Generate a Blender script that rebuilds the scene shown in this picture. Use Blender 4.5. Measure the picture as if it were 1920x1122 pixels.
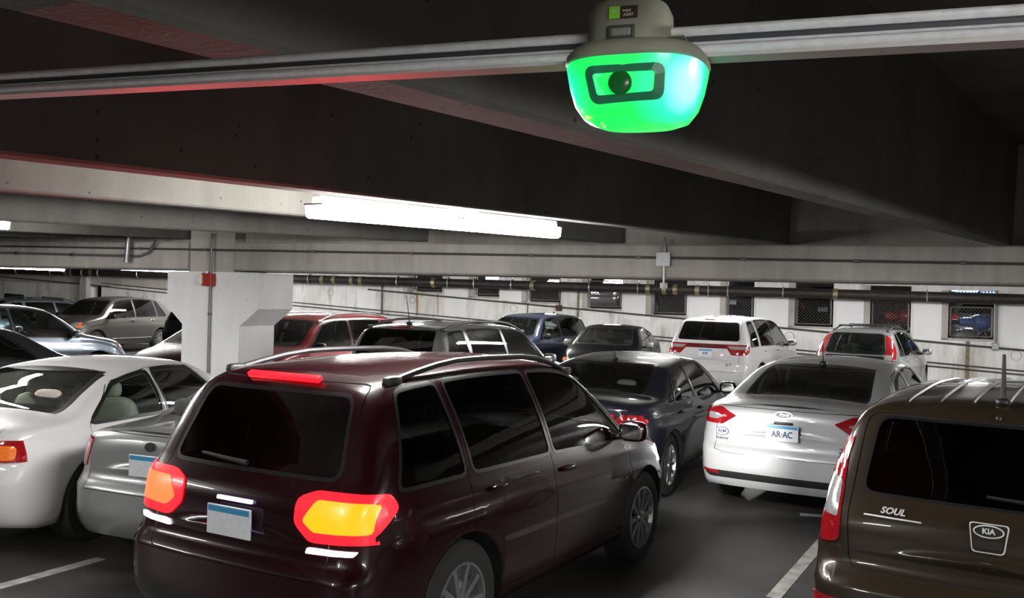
import bpy, bmesh, math, random
import numpy as np
from mathutils import Vector, Matrix
from mathutils.bvhtree import BVHTree
random.seed(7)
S = bpy.context.scene
for o in list(bpy.data.objects): bpy.data.objects.remove(o)
C = S.collection

# ---------------------------------------------------------------- camera, world, exposure
F, CX, CY, ROLL, HC = 1758.0, 960.0, 561.0, 0.028, 2.03      # focal length in px, image centre, roll, eye height
cam_d = bpy.data.cameras.new('camera'); cam_d.sensor_width = 36; cam_d.lens = F/1920*36
cam_d.clip_start = .05; cam_d.clip_end = 200
cam = bpy.data.objects.new('camera', cam_d); C.objects.link(cam)
cam.matrix_world = Matrix.Translation((0, 0, HC)) @ Matrix.Rotation(math.pi/2, 4, 'X') @ Matrix.Rotation(ROLL, 4, 'Z')
S.camera = cam
W = bpy.data.worlds.new('world'); S.world = W; W.use_nodes = True
W.node_tree.nodes['Background'].inputs[0].default_value = (.5, .55, .65, 1)
W.node_tree.nodes['Background'].inputs[1].default_value = .02
S.view_settings.view_transform = 'Standard'; S.view_settings.look = 'None'
S.view_settings.gamma = 1; S.view_settings.use_curve_mapping = False
S.view_settings.exposure = 0.8
S.cycles.max_bounces = 8; S.cycles.transparent_max_bounces = 16
S.cycles.sample_clamp_indirect = 6
TUBE = 105.0            # radiance of the fluorescent diffusers

def ray(px, py):                                   # pixel of the 1920x1122 photograph -> direction with y = 1
    dx, dy = px-CX, py-CY
    c, s = math.cos(ROLL), math.sin(ROLL)
    return Vector(((dx*c+dy*s)/F, 1, -(-dx*s+dy*c)/F))
def at(px, py, Z):                                 # point on the pixel's ray at depth Z
    d = ray(px, py); return Vector((d.x*Z, Z, HC+d.z*Z))
def on_line(px, py, P, d):                         # the ray's hit with the vertical plane through P along d
    r = ray(px, py); n = Vector((d.y, -d.x, 0))
    t = n.dot(Vector((P.x, P.y, 0)))/n.dot(Vector((r.x, r.y, 0)))
    return Vector((r.x*t, r.y*t, HC+r.z*t))

# ---------------------------------------------------------------- materials
MATS = {}
def nt(name):
    m = bpy.data.materials.new(name); m.use_nodes = True; n = m.node_tree
    return m, n, n.nodes['Principled BSDF']
def pm(name, col, rough=.5, metal=0., coat=0., emis=None, es=0., noise=.06, nscale=30., bump=0., spec=.5):
    if name in MATS: return MATS[name]
    m, n, b = nt(name)
    tc = n.nodes.new('ShaderNodeTexCoord'); nz = n.nodes.new('ShaderNodeTexNoise')
    nz.inputs['Scale'].default_value = nscale; nz.inputs['Detail'].default_value = 4
    n.links.new(tc.outputs['Object'], nz.inputs['Vector'])
    r = n.nodes.new('ShaderNodeValToRGB')
    r.color_ramp.elements[0].position = .3; r.color_ramp.elements[1].position = .7
    r.color_ramp.elements[0].color = tuple(max(0, c*(1-noise)) for c in col)+(1,)
    r.color_ramp.elements[1].color = tuple(min(1, c*(1+noise)) for c in col)+(1,)
    n.links.new(nz.outputs['Fac'], r.inputs['Fac']); n.links.new(r.outputs['Color'], b.inputs['Base Color'])
    b.inputs['Roughness'].default_value = rough; b.inputs['Metallic'].default_value = metal
    b.inputs['Coat Weight'].default_value = coat; b.inputs['Coat Roughness'].default_value = .03
    b.inputs['Specular IOR Level'].default_value = spec
    if emis:
        b.inputs['Emission Color'].default_value = tuple(emis)+(1,); b.inputs['Emission Strength'].default_value = es
    if bump:
        bp = n.nodes.new('ShaderNodeBump'); bp.inputs['Strength'].default_value = bump; bp.inputs['Distance'].default_value = .01
        n.links.new(nz.outputs['Fac'], bp.inputs['Height']); n.links.new(bp.outputs['Normal'], b.inputs['Normal'])
    MATS[name] = m; return m
def concrete(name, lo, hi, streak=.5, pock=.6, rough=.85, stain=None, scale=1.0):
    m, n, b = nt(name); L = n.links.new
    tc = n.nodes.new('ShaderNodeTexCoord')
    def noise(sc, vec_scale=(1, 1, 1), det=6):
        mp = n.nodes.new('ShaderNodeMapping'); mp.inputs['Scale'].default_value = vec_scale
        z = n.nodes.new('ShaderNodeTexNoise'); z.inputs['Scale'].default_value = sc; z.inputs['Detail'].default_value = det
        L(tc.outputs['Object'], mp.inputs['Vector']); L(mp.outputs['Vector'], z.inputs['Vector']); return z
    a = noise(1.3*scale); s = noise(7*scale, (1, 1, .12)); f = noise(60*scale)
    mix = n.nodes.new('ShaderNodeMath'); mix.operation = 'MULTIPLY_ADD'; mix.inputs[1].default_value = streak
    L(s.outputs['Fac'], mix.inputs[0]); L(a.outputs['Fac'], mix.inputs[2])
    r = n.nodes.new('ShaderNodeValToRGB'); e = r.color_ramp.elements
    e[0].position = .35+.25*streak; e[0].color = tuple(lo)+(1,); e[1].position = .65+.6*streak; e[1].color = tuple(hi)+(1,)
    L(mix.outputs[0], r.inputs['Fac']); col = r.outputs['Color']
    if pock:
        v = n.nodes.new('ShaderNodeTexVoronoi'); v.inputs['Scale'].default_value = 9*scale; L(tc.outputs['Object'], v.inputs['Vector'])
        pr = n.nodes.new('ShaderNodeValToRGB'); pr.color_ramp.elements[0].position = .05; pr.color_ramp.elements[1].position = .1
        pr.color_ramp.elements[0].color = (1-pock,)*3+(1,); pr.color_ramp.elements[1].color = (1, 1, 1, 1)
        L(v.outputs['Distance'], pr.inputs['Fac'])
        mm = n.nodes.new('ShaderNodeMix'); mm.data_type = 'RGBA'; mm.blend_type = 'MULTIPLY'; mm.inputs[0].default_value = 1
        L(col, mm.inputs[6]); L(pr.outputs['Color'], mm.inputs[7]); col = mm.outputs[2]
    if stain:
        z = noise(2.2, (1, 1, .25)); sr = n.nodes.new('ShaderNodeValToRGB')
        sr.color_ramp.elements[0].position = .58; sr.color_ramp.elements[1].position = .72
        sr.color_ramp.elements[0].color = (0, 0, 0, 1); sr.color_ramp.elements[1].color = (.8, .8, .8, 1); L(z.outputs['Fac'], sr.inputs['Fac'])
        mm = n.nodes.new('ShaderNodeMix'); mm.data_type = 'RGBA'; mm.inputs[7].default_value = tuple(stain)+(1,)
        L(sr.outputs['Color'], mm.inputs[0]); L(col, mm.inputs[6]); col = mm.outputs[2]
    L(col, b.inputs['Base Color']); b.inputs['Roughness'].default_value = rough
    bp = n.nodes.new('ShaderNodeBump'); bp.inputs['Strength'].default_value = .25; bp.inputs['Distance'].default_value = .01
    L(f.outputs['Fac'], bp.inputs['Height']); L(bp.outputs['Normal'], b.inputs['Normal'])
    MATS[name] = m; return m
def glass(name, tint, refl=1.0):
    m = bpy.data.materials.new(name); m.use_nodes = True; n = m.node_tree; n.nodes.clear()
    out = n.nodes.new('ShaderNodeOutputMaterial'); t = n.nodes.new('ShaderNodeBsdfTransparent'); g = n.nodes.new('ShaderNodeBsdfGlossy')
    nz = n.nodes.new('ShaderNodeTexNoise'); nz.inputs['Scale'].default_value = 3
    mr = n.nodes.new('ShaderNodeMapRange'); mr.inputs[3].default_value = .01; mr.inputs[4].default_value = .03
    n.links.new(nz.outputs['Fac'], mr.inputs[0]); n.links.new(mr.outputs[0], g.inputs['Roughness'])
    t.inputs[0].default_value = tuple(tint)+(1,); g.inputs[0].default_value = (.95*refl,)*3+(1,)
    fr = n.nodes.new('ShaderNodeFresnel'); fr.inputs[0].default_value = 1.65
    mx = n.nodes.new('ShaderNodeMixShader')
    n.links.new(fr.outputs[0], mx.inputs[0]); n.links.new(t.outputs[0], mx.inputs[1]); n.links.new(g.outputs[0], mx.inputs[2])
    n.links.new(mx.outputs[0], out.inputs[0]); MATS[name] = m; return m

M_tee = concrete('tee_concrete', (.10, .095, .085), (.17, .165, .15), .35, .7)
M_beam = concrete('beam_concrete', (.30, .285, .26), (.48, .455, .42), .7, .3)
M_white = concrete('white_painted_concrete', (.70, .70, .71), (.82, .82, .83), .35, .35)
M_wallp = concrete('stained_white_wall', (.56, .55, .52), (.80, .80, .79), .8, .2, stain=(.34, .31, .26))
M_bright = concrete('fresh_white_patch', (.80, .81, .83), (.86, .87, .89), .2, .0)
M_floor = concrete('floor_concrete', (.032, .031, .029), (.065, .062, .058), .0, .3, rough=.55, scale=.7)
M_line = concrete('worn_line_paint', (.30, .29, .27), (.52, .51, .49), .0, .5, rough=.6, scale=6)
M_steel = pm('galvanised_steel', (.34, .36, .38), .4, .8, nscale=40, noise=.2)
M_conduit = pm('grey_conduit', (.20, .20, .20), .5, .5)
M_dconduit = pm('dark_conduit', (.09, .085, .08), .6, .3)
M_pipe = pm('black_pipe', (.022, .018, .016), .55, .1, noise=.4, nscale=5)
M_rust = pm('rusty_fitting', (.06, .03, .02), .7, .2, noise=.5, nscale=20)
M_brass = pm('pipe_coupling', (.38, .33, .20), .4, .7, noise=.2)
M_dark = pm('opening_shade_black', (.01, .01, .01), .9)
M_black = pm('black_plastic', (.012, .012, .013), .45)
M_rubber = pm('tyre_rubber', (.014, .014, .014), .8)
M_seam = pm('panel_gap_black', (.004, .004, .004), .8)
M_trim = pm('black_trim', (.008, .008, .009), .3)
M_chrome = pm('chrome', (.75, .76, .78), .12, 1.0, noise=.02)
M_alloy = pm('alloy_rim', (.45, .46, .48), .3, .9)
M_redlens = pm('red_lens', (.24, .006, .010), .10, 0, 1.0, noise=.3, nscale=90)
M_clearlens = pm('clear_lens', (.30, .30, .31), .15, .2, 1.0, noise=.3, nscale=120)
M_amber = pm('amber_lens', (.75, .16, .01), .12, 0, 1.0, noise=.2, nscale=90)
M_under = pm('underbody_black', (.006, .006, .006), .9)
M_lining = pm('cabin_lining', (.10, .10, .098), .9)
M_seatd = pm('charcoal_seat_fabric', (.05, .052, .05), .9, bump=.2, nscale=120)
M_seatb = pm('beige_seat_fabric', (.40, .37, .32), .9, bump=.2, nscale=120)
M_plate = pm('plate_white', (.62, .66, .70), .4)
M_plblue = pm('plate_blue', (.03, .25, .48), .4)
M_pltxt = pm('plate_navy', (.01, .03, .16), .4)
M_teal = pm('plate_teal', (.10, .38, .42), .4, noise=.3, nscale=8)
M_tube = pm('fluorescent_diffuser', (.9, .9, .9), .4, emis=(1, .98, .95), es=TUBE, noise=0)
M_fix = pm('white_enamel', (.6, .6, .58), .4)
G_clear = glass('window_glass', (.74, .84, .80))
G_tint = glass('privacy_glass', (.07, .07, .075))
G_mid = glass('tinted_glass', (.50, .60, .56))

# ---------------------------------------------------------------- mesh helpers
def link(name, me, mats, parent=None):
    o = bpy.data.objects.new(name, me); C.objects.link(o)
    for m in (mats if isinstance(mats, (list, tuple)) else [mats]):
        if m and m.name not in [x.name for x in me.materials if x]: me.materials.append(m)
    if parent is not None: o.parent = parent
    return o
def obj(name, bm, mat, parent=None, smooth=False, angle=40):
    me = bpy.data.meshes.new(name); bm.to_mesh(me); bm.free()
    if smooth:
        me.shade_smooth(); me.set_sharp_from_angle(angle=math.radians(angle))
    return link(name, me, mat, parent)
def tag(o, label, cat, group=None, kind=None):
    if label: o['label'] = label
    if cat: o['category'] = cat
    if group: o['group'] = group
    if kind: o['kind'] = kind
    return o
def empty(name, loc=(0, 0, 0), rz=0):
    o = bpy.data.objects.new(name, None); C.objects.link(o); o.location = loc; o.rotation_euler = (0, 0, rz); o.empty_display_size = .2
    return o
def struct(o): o['kind'] = 'structure'; return o
def nb(): return bmesh.new()
def box(bm, x0, x1, y0, y1, z0, z1, bev=0):
    v = [bm.verts.new((x, y, z)) for x in (x0, x1) for y in (y0, y1) for z in (z0, z1)]
    fs = [(0, 1, 3, 2), (4, 6, 7, 5), (0, 4, 5, 1), (2, 3, 7, 6), (0, 2, 6, 4), (1, 5, 7, 3)]
    f = [bm.faces.new([v[i] for i in q]) for q in fs]
    if bev:
        es = list({e for q in f for e in q.edges})
        bmesh.ops.bevel(bm, geom=es, offset=bev, segments=2, affect='EDGES', profile=.5)
    return v
def prism(bm, poly, fn):                           # poly 2D, fn(pt, side) -> 3D for side 0/1
    a = [bm.verts.new(fn(p, 0)) for p in poly]; b = [bm.verts.new(fn(p, 1)) for p in poly]
    n = len(poly); bm.faces.new(a[::-1]); bm.faces.new(b)
    for i in range(n): bm.faces.new((a[i], a[(i+1) % n], b[(i+1) % n], b[i]))
    bmesh.ops.recalc_face_normals(bm, faces=bm.faces[:])
def hexa(bm, pts):                                 # 8 points: bottom loop of 4, top loop of 4
    v = [bm.verts.new(p) for p in pts]
    for q in ((3, 2, 1, 0), (4, 5, 6, 7), (0, 1, 5, 4), (1, 2, 6, 5), (2, 3, 7, 6), (3, 0, 4, 7)): bm.faces.new([v[i] for i in q])
    bmesh.ops.recalc_face_normals(bm, faces=bm.faces[:])
def tube(bm, pts, r, n=8, cap=True):
    pts = [Vector(p) for p in pts]; rings = []; up = None
    for i, p in enumerate(pts):
        d = (pts[min(i+1, len(pts)-1)]-pts[max(i-1, 0)]).normalized()
        if up is None: up = Vector((0, 0, 1)) if abs(d.z) < .9 else Vector((1, 0, 0))
        a = d.cross(up).normalized(); b = a.cross(d).normalized(); up = b
        rr = r[i] if isinstance(r, (list, tuple)) else r
        rings.append([bm.verts.new(p+rr*(math.cos(2*math.pi*k/n)*a+math.sin(2*math.pi*k/n)*b)) for k in range(n)])
    for A, B in zip(rings, rings[1:]):
        for k in range(n): bm.faces.new((A[k], A[(k+1) % n], B[(k+1) % n], B[k]))
    if cap: bm.faces.new(rings[0][::-1]); bm.faces.new(rings[-1])
    bmesh.ops.recalc_face_normals(bm, faces=bm.faces[:])
def lathe(bm, prof, n=32, axis='Z', cap=True):
    rings = []
    for r, h in prof:
        ring = []
        for k in range(n):
            a = 2*math.pi*k/n; x, y = r*math.cos(a), r*math.sin(a)
            p = (x, y, h) if axis == 'Z' else (h, x, y)
            ring.append(bm.verts.new(p))
        rings.append(ring)
    for A, B in zip(rings, rings[1:]):
        for k in range(n): bm.faces.new((A[k], A[(k+1) % n], B[(k+1) % n], B[k]))
    if cap: bm.faces.new(rings[0][::-1]); bm.faces.new(rings[-1])
    bmesh.ops.recalc_face_normals(bm, faces=bm.faces[:])
def sellip(bm, c, s, e=.45, nu=16, nv=10):         # rounded block (superellipsoid) centred at c with half sizes s
    f = lambda v: math.copysign(abs(v)**e, v)
    rows = []
    for j in range(1, nv):
        p = -math.pi/2+math.pi*j/nv; rows.append([bm.verts.new((c[0]+s[0]*f(math.cos(p))*f(math.cos(t)), c[1]+s[1]*f(math.cos(p))*f(math.sin(t)), c[2]+s[2]*f(math.sin(p)))) for t in [2*math.pi*k/nu for k in range(nu)]])
    a = bm.verts.new((c[0], c[1], c[2]-s[2])); b = bm.verts.new((c[0], c[1], c[2]+s[2]))
    for A, B in zip(rows, rows[1:]):
        for k in range(nu): bm.faces.new((A[k], A[(k+1) % nu], B[(k+1) % nu], B[k]))
    for k in range(nu): bm.faces.new((a, rows[0][(k+1) % nu], rows[0][k])); bm.faces.new((b, rows[-1][k], rows[-1][(k+1) % nu]))
    bmesh.ops.recalc_face_normals(bm, faces=bm.faces[:])
_txt = {}
def text_mesh(s, size, ext=.001, shear=0., bold=0.):
    cu = bpy.data.curves.new('lettering', 'FONT'); cu.body = s; cu.size = size; cu.extrude = ext; cu.align_x = 'CENTER'; cu.align_y = 'CENTER'
    cu.shear = shear; cu.offset = bold; cu.resolution_u = 3
    o = bpy.data.objects.new('lettering', cu); C.objects.link(o)
    me = bpy.data.meshes.new_from_object(o.evaluated_get(bpy.context.evaluated_depsgraph_get()))
    bpy.data.objects.remove(o); me.name = 'lettering'; return me
def frame(n, up=Vector((0, 0, 1))):                # rotation whose local Z is n and local Y is near up
    n = n.normalized(); x = up.cross(n).normalized(); y = n.cross(x)
    return Matrix((x, y, n)).transposed().to_4x4()
def rpoly(pts, r, n=3):                            # round the corners of a convex polygon
    out = []
    for i, p in enumerate(pts):
        p = Vector(p); a = Vector(pts[i-1])-p; b = Vector(pts[(i+1) % len(pts)])-p
        d = min(r, a.length*.45, b.length*.45); A = p+a.normalized()*d; B = p+b.normalized()*d
        for k in range(n+1):
            t = k/n; out.append(tuple(A*(1-t)**2+p*2*t*(1-t)+B*t*t))
    return out
def ccw(P):
    a = sum(P[i-1][0]*P[i][1]-P[i][0]*P[i-1][1] for i in range(len(P)))
    return list(P) if a > 0 else list(P)[::-1]
def grow(P, d):                                    # offset a convex polygon outwards
    P = ccw(P); out = []
    for i in range(len(P)):
        a, p, b = Vector(P[i-1]), Vector(P[i]), Vector(P[(i+1) % len(P)])
        e1, e2 = (p-a), (b-p)
        if e1.length < 1e-6 or e2.length < 1e-6: continue
        n1 = Vector((e1.y, -e1.x)).normalized(); n2 = Vector((e2.y, -e2.x)).normalized()
        m = n1+n2
        if m.length < 1e-6: continue
        out.append(tuple(p+m/m.length*d/max(.5, m.length/2)))
    return out

# ================================================================ STRUCTURE
D_TEE = Vector((math.sin(math.radians(35)), math.cos(math.radians(35)), 0))      # direction of the double tees
def ledz(px): return None
LP1, LP2 = at(490, 480, 12.2), at(1900, 500, 9.0)
LP1.z = LP2.z = 0
LD = (LP2-LP1).normalized(); LN = Vector((LD.y, -LD.x, 0))       # along the ledger beam; LN towards the camera
if LN.y > 0: LN = -LN
def led(px, py, off=0): return on_line(px, py, LP1+LN*off, LD)   # a pixel on the ledger's face (off m in front)
def lpt(s, off, z): p = LP1+LD*s-LN*off; return Vector((p.x, p.y, z))   # s along, off behind the face

# floor
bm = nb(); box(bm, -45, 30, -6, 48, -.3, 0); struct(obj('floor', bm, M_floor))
# ledger beams (inverted tee beams) left and right of the pillar
ZB, ZT = 2.30, 2.675
sP0 = (led(352, 480)-LP1).dot(LD); sP1 = (led(440, 480)-LP1).dot(LD)
def ledger(name, s0, s1):
    bm = nb()
    prof = [(0, ZB+.02), (.03, ZB), (.75, ZB), (.75, ZT), (.28, ZT), (.28, 3.8), (.22, 3.8), (.22, ZT), (.012, ZT), (0, ZT-.015)]
    prism(bm, prof, lambda p, k: lpt(s1 if k else s0, p[0], p[1]))
    return struct(obj(name, bm, M_beam))
ledger('trim_1', sP1, 12.5); ledger('trim_2', -24, sP0)
# double tee stems: bottom edge through two pixels each, running to the ledger
STEMS = [(None, None, None), ((0, 18), (1862, 460), 0), ((0, 298), (1447, 458), 0), ((0, 361), (1137, 455), 0), ((0, 415), (775, 453), 0), ((0, 434), (330, 447), 0)]
lines = []
for a, b, _ in STEMS[1:]:
    E = led(*b, 0); E = E+D_TEE*.10
    A = on_line(a[0], a[1], E, D_TEE); lines.append((A, E))
perp = Vector((D_TEE.y, -D_TEE.x, 0))              # to the right of the stems
sh = perp*2.3; A0, E0 = lines[0]
tE = ((LP1-(E0+sh)).dot(LN))/D_TEE.dot(LN)
lines.insert(0, (A0+sh+Vector((0, 0, .03)), E0+sh+Vector((0, 0, .03))+D_TEE*(tE+.1)+Vector((0, 0, -.05))))  # unseen stem right of the view, height set for the shade it casts
aL, eL = lines[-1]
for k in (1, 2, 3):
    s2 = -perp*2.0*k; e2 = eL+s2; t2 = ((LP1-e2).dot(LN))/D_TEE.dot(LN)+.1
    lines.append((aL+s2, e2+D_TEE*t2))
DEP = .98
tops = []
for i, (A, E) in enumerate(lines):
    d = (E-A); A2 = A-d*((5.5+A.y)/d.y)             # carry the stem on behind the camera
    bm = nb(); w0, w1 = .15, .24
    def q(P, x, z): return P+perp*x+Vector((0, 0, z))
    prof = [(0, 0), (0, DEP), (-w1, DEP), (-w0-.01, .02), (-w0+.01, 0)]
    ch = [(-.0, .012), (.035, DEP), (-w1-.03, DEP), (-w0, .012), (-w0+.012, 0), (-.012, 0)]
    # reference line is the far-left lower edge, so the stem grows to the right of it
    ch = [(x+w0, z) for x, z in ch]
    prism(bm, ch, lambda p, k: q(E if k else A2, p[0], p[1]))
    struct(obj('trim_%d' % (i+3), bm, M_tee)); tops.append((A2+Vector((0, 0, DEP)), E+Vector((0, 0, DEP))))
bm = nb()
for (a, e), (b, g) in zip(tops, tops[1:]):
    up = Vector((0, 0, .12)); x = perp*.1
    hexa(bm, [a+x, e+x, g+x, b+x, a+x+up, e+x+up, g+x+up, b+x+up])
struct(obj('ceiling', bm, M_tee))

# pillar with a wide capital below the ledger
cp = [led(343, 620), led(450, 620)]; up_ = [led(316, 540), led(487, 540)]
sl0, sl1 = [(p-LP1).dot(LD) for p in cp]; su0, su1 = [(p-LP1).dot(LD) for p in up_]
zc0 = led(400, 610).z; zc1 = led(400, 577).z
pil = struct(empty('wall_pillar', (LP1+LD*sl0-LN*.3)))
pl = pil.location.copy()
def pob(name, bm, mat, par=pil, **k):
    o = obj(name, bm, mat, par, **k); o.matrix_parent_inverse = Matrix.Translation(-pl); return o
bm = nb(); prof = [(sl0, 0), (sl1, 0), (sl1, zc0), (su1, zc1), (su1, ZB-.02), (su0, ZB-.02), (su0, zc1), (sl0, zc0)]
prism(bm, prof, lambda p, k: lpt(p[0], .74 if k else -.02, p[1])); pob('painted_shaft', bm, M_white)
bm = nb(); box(bm, 0, 1, 0, 1, 0, 1); bm.free()
bm = nb(); prism(bm, [(sP0+.02, 0), (sP1-.02, 0), (sP1-.02, .7), (sP0+.02, .7)], lambda p, k: lpt(p[0], p[1]+.03, 3.7 if k else ZB-.02)); pob('bare_neck', bm, M_beam)

# far wall with a row of openings that steps down to the right
FW = Vector((9.7, 25.2, 0))
def fw(px, py, off=0): return on_line(px, py, FW+LN*off, LD)
def fpt(s, off, z): p = FW+LD*s-LN*off; return Vector((p.x, p.y, z))
def fs(px, py=560): return (fw(px, py)-FW).dot(LD)
WINS = [(772, 829, 547), (887, 936, 556), (987, 1050, 566.5), (1101, 1166, 579), (1221, 1288, 591), (1361, 1414, 603), (1490, 1563, 612.5), (1632, 1709, 624), (1779, 1867, 636)]
WTH = .35
cols = [(fs(a), fs(b), fw((a+b)/2, c).z) for a, b, c in WINS]
dk = (fs(170, 550), fs(190, 550), 0.0)            # dark doorway at the left
allc = [dk]+cols
for k in (1, 2, 3):
    ps, pe, pz = cols[-1]; allc.append((pe+.9+(k-1)*2.4, pe+2.2+(k-1)*2.4, pz-.15*k))
bm = nb()
def wbox(s0, s1, z0, z1):
    if s1-s0 > .001 and z1-z0 > .001: hexa(bm, [fpt(s0, 0, z0), fpt(s1, 0, z0), fpt(s1, WTH, z0), fpt(s0, WTH, z0), fpt(s0, 0, z1), fpt(s1, 0, z1), fpt(s1, WTH, z1), fpt(s0, WTH, z1)])
cur = -45.0; WTOP = 5.4
for s0, s1, zb in sorted(allc):
    wbox(cur, s0, 0, WTOP); wbox(s0, s1, 0, zb)
    zt = zb+1.25 if zb > 0 else 2.6
    wbox(s0, s1, zt, WTOP); cur = s1
wbox(cur, 18, 0, WTOP)
struct(obj('wall_back', bm, M_wallp))
# next bay: slab and stems beyond the ledger, and the deck past the wall
bm = nb(); hexa(bm, [lpt(-30, .28, 3.3), lpt(16, .28, 3.3), fpt(18, 0, 3.3), fpt(-45, 0, 3.3), lpt(-30, .28, 3.5), lpt(16, .28, 3.5), fpt(18, 0, 3.5), fpt(-45, 0, 3.5)])
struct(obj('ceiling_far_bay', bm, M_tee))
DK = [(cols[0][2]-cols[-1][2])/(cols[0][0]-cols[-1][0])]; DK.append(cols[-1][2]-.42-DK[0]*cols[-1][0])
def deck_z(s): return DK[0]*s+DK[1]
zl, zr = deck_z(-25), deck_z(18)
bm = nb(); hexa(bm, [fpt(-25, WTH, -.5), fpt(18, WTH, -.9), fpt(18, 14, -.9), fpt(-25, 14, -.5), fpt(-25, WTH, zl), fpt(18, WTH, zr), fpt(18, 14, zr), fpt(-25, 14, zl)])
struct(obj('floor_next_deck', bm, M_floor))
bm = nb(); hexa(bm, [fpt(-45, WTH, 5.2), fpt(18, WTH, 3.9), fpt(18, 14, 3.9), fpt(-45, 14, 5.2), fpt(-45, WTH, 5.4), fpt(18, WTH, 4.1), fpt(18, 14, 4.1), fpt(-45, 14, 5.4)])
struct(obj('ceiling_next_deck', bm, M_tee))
bm = nb(); hexa(bm, [fpt(-45, 14, -1), fpt(18, 14, -1), fpt(18, 14.3, -1), fpt(-45, 14.3, -1), fpt(-45, 14, 5.5), fpt(18, 14, 5.5), fpt(18, 14.3, 5.5), fpt(-45, 14.3, 5.5)])
struct(obj('wall_next_deck', bm, M_tee))
# window frames with chain-link screens
def chain(name, s0, s1, z0, z1, par):
    bm = nb(); st = .085; n = int((s1-s0+z1-z0)/st)+1; r = .006
    for k in range(n):
        for sg in (1, -1):
            t = k*st
            if sg == 1: a = (s0+max(0, t-(z1-z0)), z0+min(t, z1-z0)); b = (min(s0+t, s1), z0+max(0, t-(s1-s0)))
            else: a = (s1-max(0, t-(z1-z0)), z0+min(t, z1-z0)); b = (max(s1-t, s0), z0+max(0, t-(s1-s0)))
            if abs(a[0]-b[0]) < .01: continue
            tube(bm, [fpt(a[0], .12, a[1]), fpt(b[0], .12, b[1])], r, 3, cap=False)
    o = obj(name, bm, M_dconduit, par); o['kind'] = 'stuff'; return o
for i, (s0, s1, zb) in enumerate(cols):
    w = struct(empty('window_%d' % (i+1), fpt((s0+s1)/2, 0, zb))); inv = Matrix.Translation(-w.location)
    bm = nb(); zt = zb+1.25; t = .05
    for (a, b, c, d) in ((s0-.16, s0, zb-.05, zt), (s0-.16, s1+.02, zb-.06, zb)):
        hexa(bm, [fpt(a, -.012, c), fpt(b, -.012, c), fpt(b, .2, c), fpt(a, .2, c), fpt(a, -.012, d), fpt(b, -.012, d), fpt(b, .2, d), fpt(a, .2, d)])
    o = obj('window_surround', bm, M_beam, w); o.matrix_parent_inverse = inv
    bm = nb(); g = .06
    for A, B in (((s0+g, zb+g), (s1-g, zb+g)), ((s0+g, zb+g), (s0+g, zb+.82)), ((s1-g, zb+g), (s1-g, zb+.82)), ((s0+g, zb+.82), (s1-g, zb+.82))):
        tube(bm, [fpt(A[0], .12, A[1]), fpt(B[0], .12, B[1])], .022, 6)
    o = obj('screen_frame', bm, M_conduit, w, smooth=True); o.matrix_parent_inverse = inv
    o = chain('chain_link', s0+g, s1-g, zb+g, zb+.82, w); o.matrix_parent_inverse = inv
# side and rear walls that close the bay off, out of view
bm = nb(); box(bm, -45, 30, -6.3, -6, 0, 4); struct(obj('wall_rear', bm, M_beam))
bm = nb(); box(bm, 20, 20.3, -6, 30, 0, 4); struct(obj('wall_right', bm, M_beam))
bm = nb(); box(bm, -40, -39.7, -6, 48, 0, 4); struct(obj('wall_left', bm, M_beam))
# parking lines
for a, b in (((-30, 1109), (100, 1073)), ((1450, 1122), (1530, 1030)), ((1500, 965), (1640, 975))):
    pts = []
    for p in (a, b):
        r = ray(*p); pts.append(Vector((-r.x/r.z*HC, -HC/r.z, 0)))
    d = (pts[1]-pts[0]).normalized(); n = Vector((-d.y, d.x, 0))*.05
    bm = nb(); hexa(bm, [pts[0]-n, pts[1]+d*.4-n, pts[1]+d*.4+n, pts[0]+n]+[v+Vector((0, 0, .004)) for v in (pts[0]-n, pts[1]+d*.4-n, pts[1]+d*.4+n, pts[0]+n)])
    struct(obj('floor_stripe', bm, M_line))
# ================================================================ LIGHT FITTINGS
def strip_light(P, d, label, length=1.2, group='fluorescent strip lights', rod=.5, k=1.0):
    r = empty('strip_light', P, 0); r.rotation_euler = (0, 0, math.atan2(d.y, d.x)); tag(r, label, 'light', group)
    pitch = math.atan2(d.z, math.hypot(d.x, d.y)); r.rotation_euler.y = -pitch
    bm = nb(); prism(bm, [(-.035, .0), (.035, .0), (.03, .05), (-.03, .05)], lambda p, s: (length-.03 if s else .03, p[0], p[1])); obj('housing', bm, M_fix, r)
    bm = nb(); prism(bm, [(-.055, 0), (-.048, -.062), (-.03, -.075), (.03, -.075), (.048, -.062), (.055, 0)], lambda p, s: (length-.002 if s else .002, p[0], p[1])); obj('diffuser', bm, M_tube, r)
    for x in (-.004, length-.022):
        bm = nb(); prism(bm, [(-.06, .006), (-.06, -.006), (.06, -.006), (.06, .006)], lambda p, s: (x+(.026 if s else 0), p[0], p[1])); obj('end_cap', bm, M_fix, r)
    for x in (.18, length-.18):
        bm = nb(); tube(bm, [(x, 0, .045), (x, 0, .05+rod)], .008, 6); obj('hanger', bm, M_steel, r)
    return r
P1 = at(585, 383, 5.05); P2 = on_line(1041, 428, P1, D_TEE); dL = (P2-P1); LL = dL.length; dL.normalize()
strip_light(P1, dL, 'lit fluorescent strip light, left one of the bright pair under the ceiling', LL/2-.012)
strip_light(P1+dL*(LL/2+.012), dL, 'lit fluorescent strip light, right one of the bright pair under the ceiling', LL/2-.012)
jb = empty('junction_box', P1+dL*(LL*.54)+Vector((0, 0, .052))); jb.rotation_euler = (0, 0, math.atan2(dL.y, dL.x)); tag(jb, 'small white junction box above the joint of the bright strip lights', 'junction box')
bm = nb(); box(bm, -.10, .10, -.05, .05, 0, .10, .006); obj('box_body', bm, M_fix, jb)
bm = nb(); tube(bm, [(-.10, 0, .05), (-.125, 0, .05)], .03, 10); obj('knockout', bm, M_conduit, jb)
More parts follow.
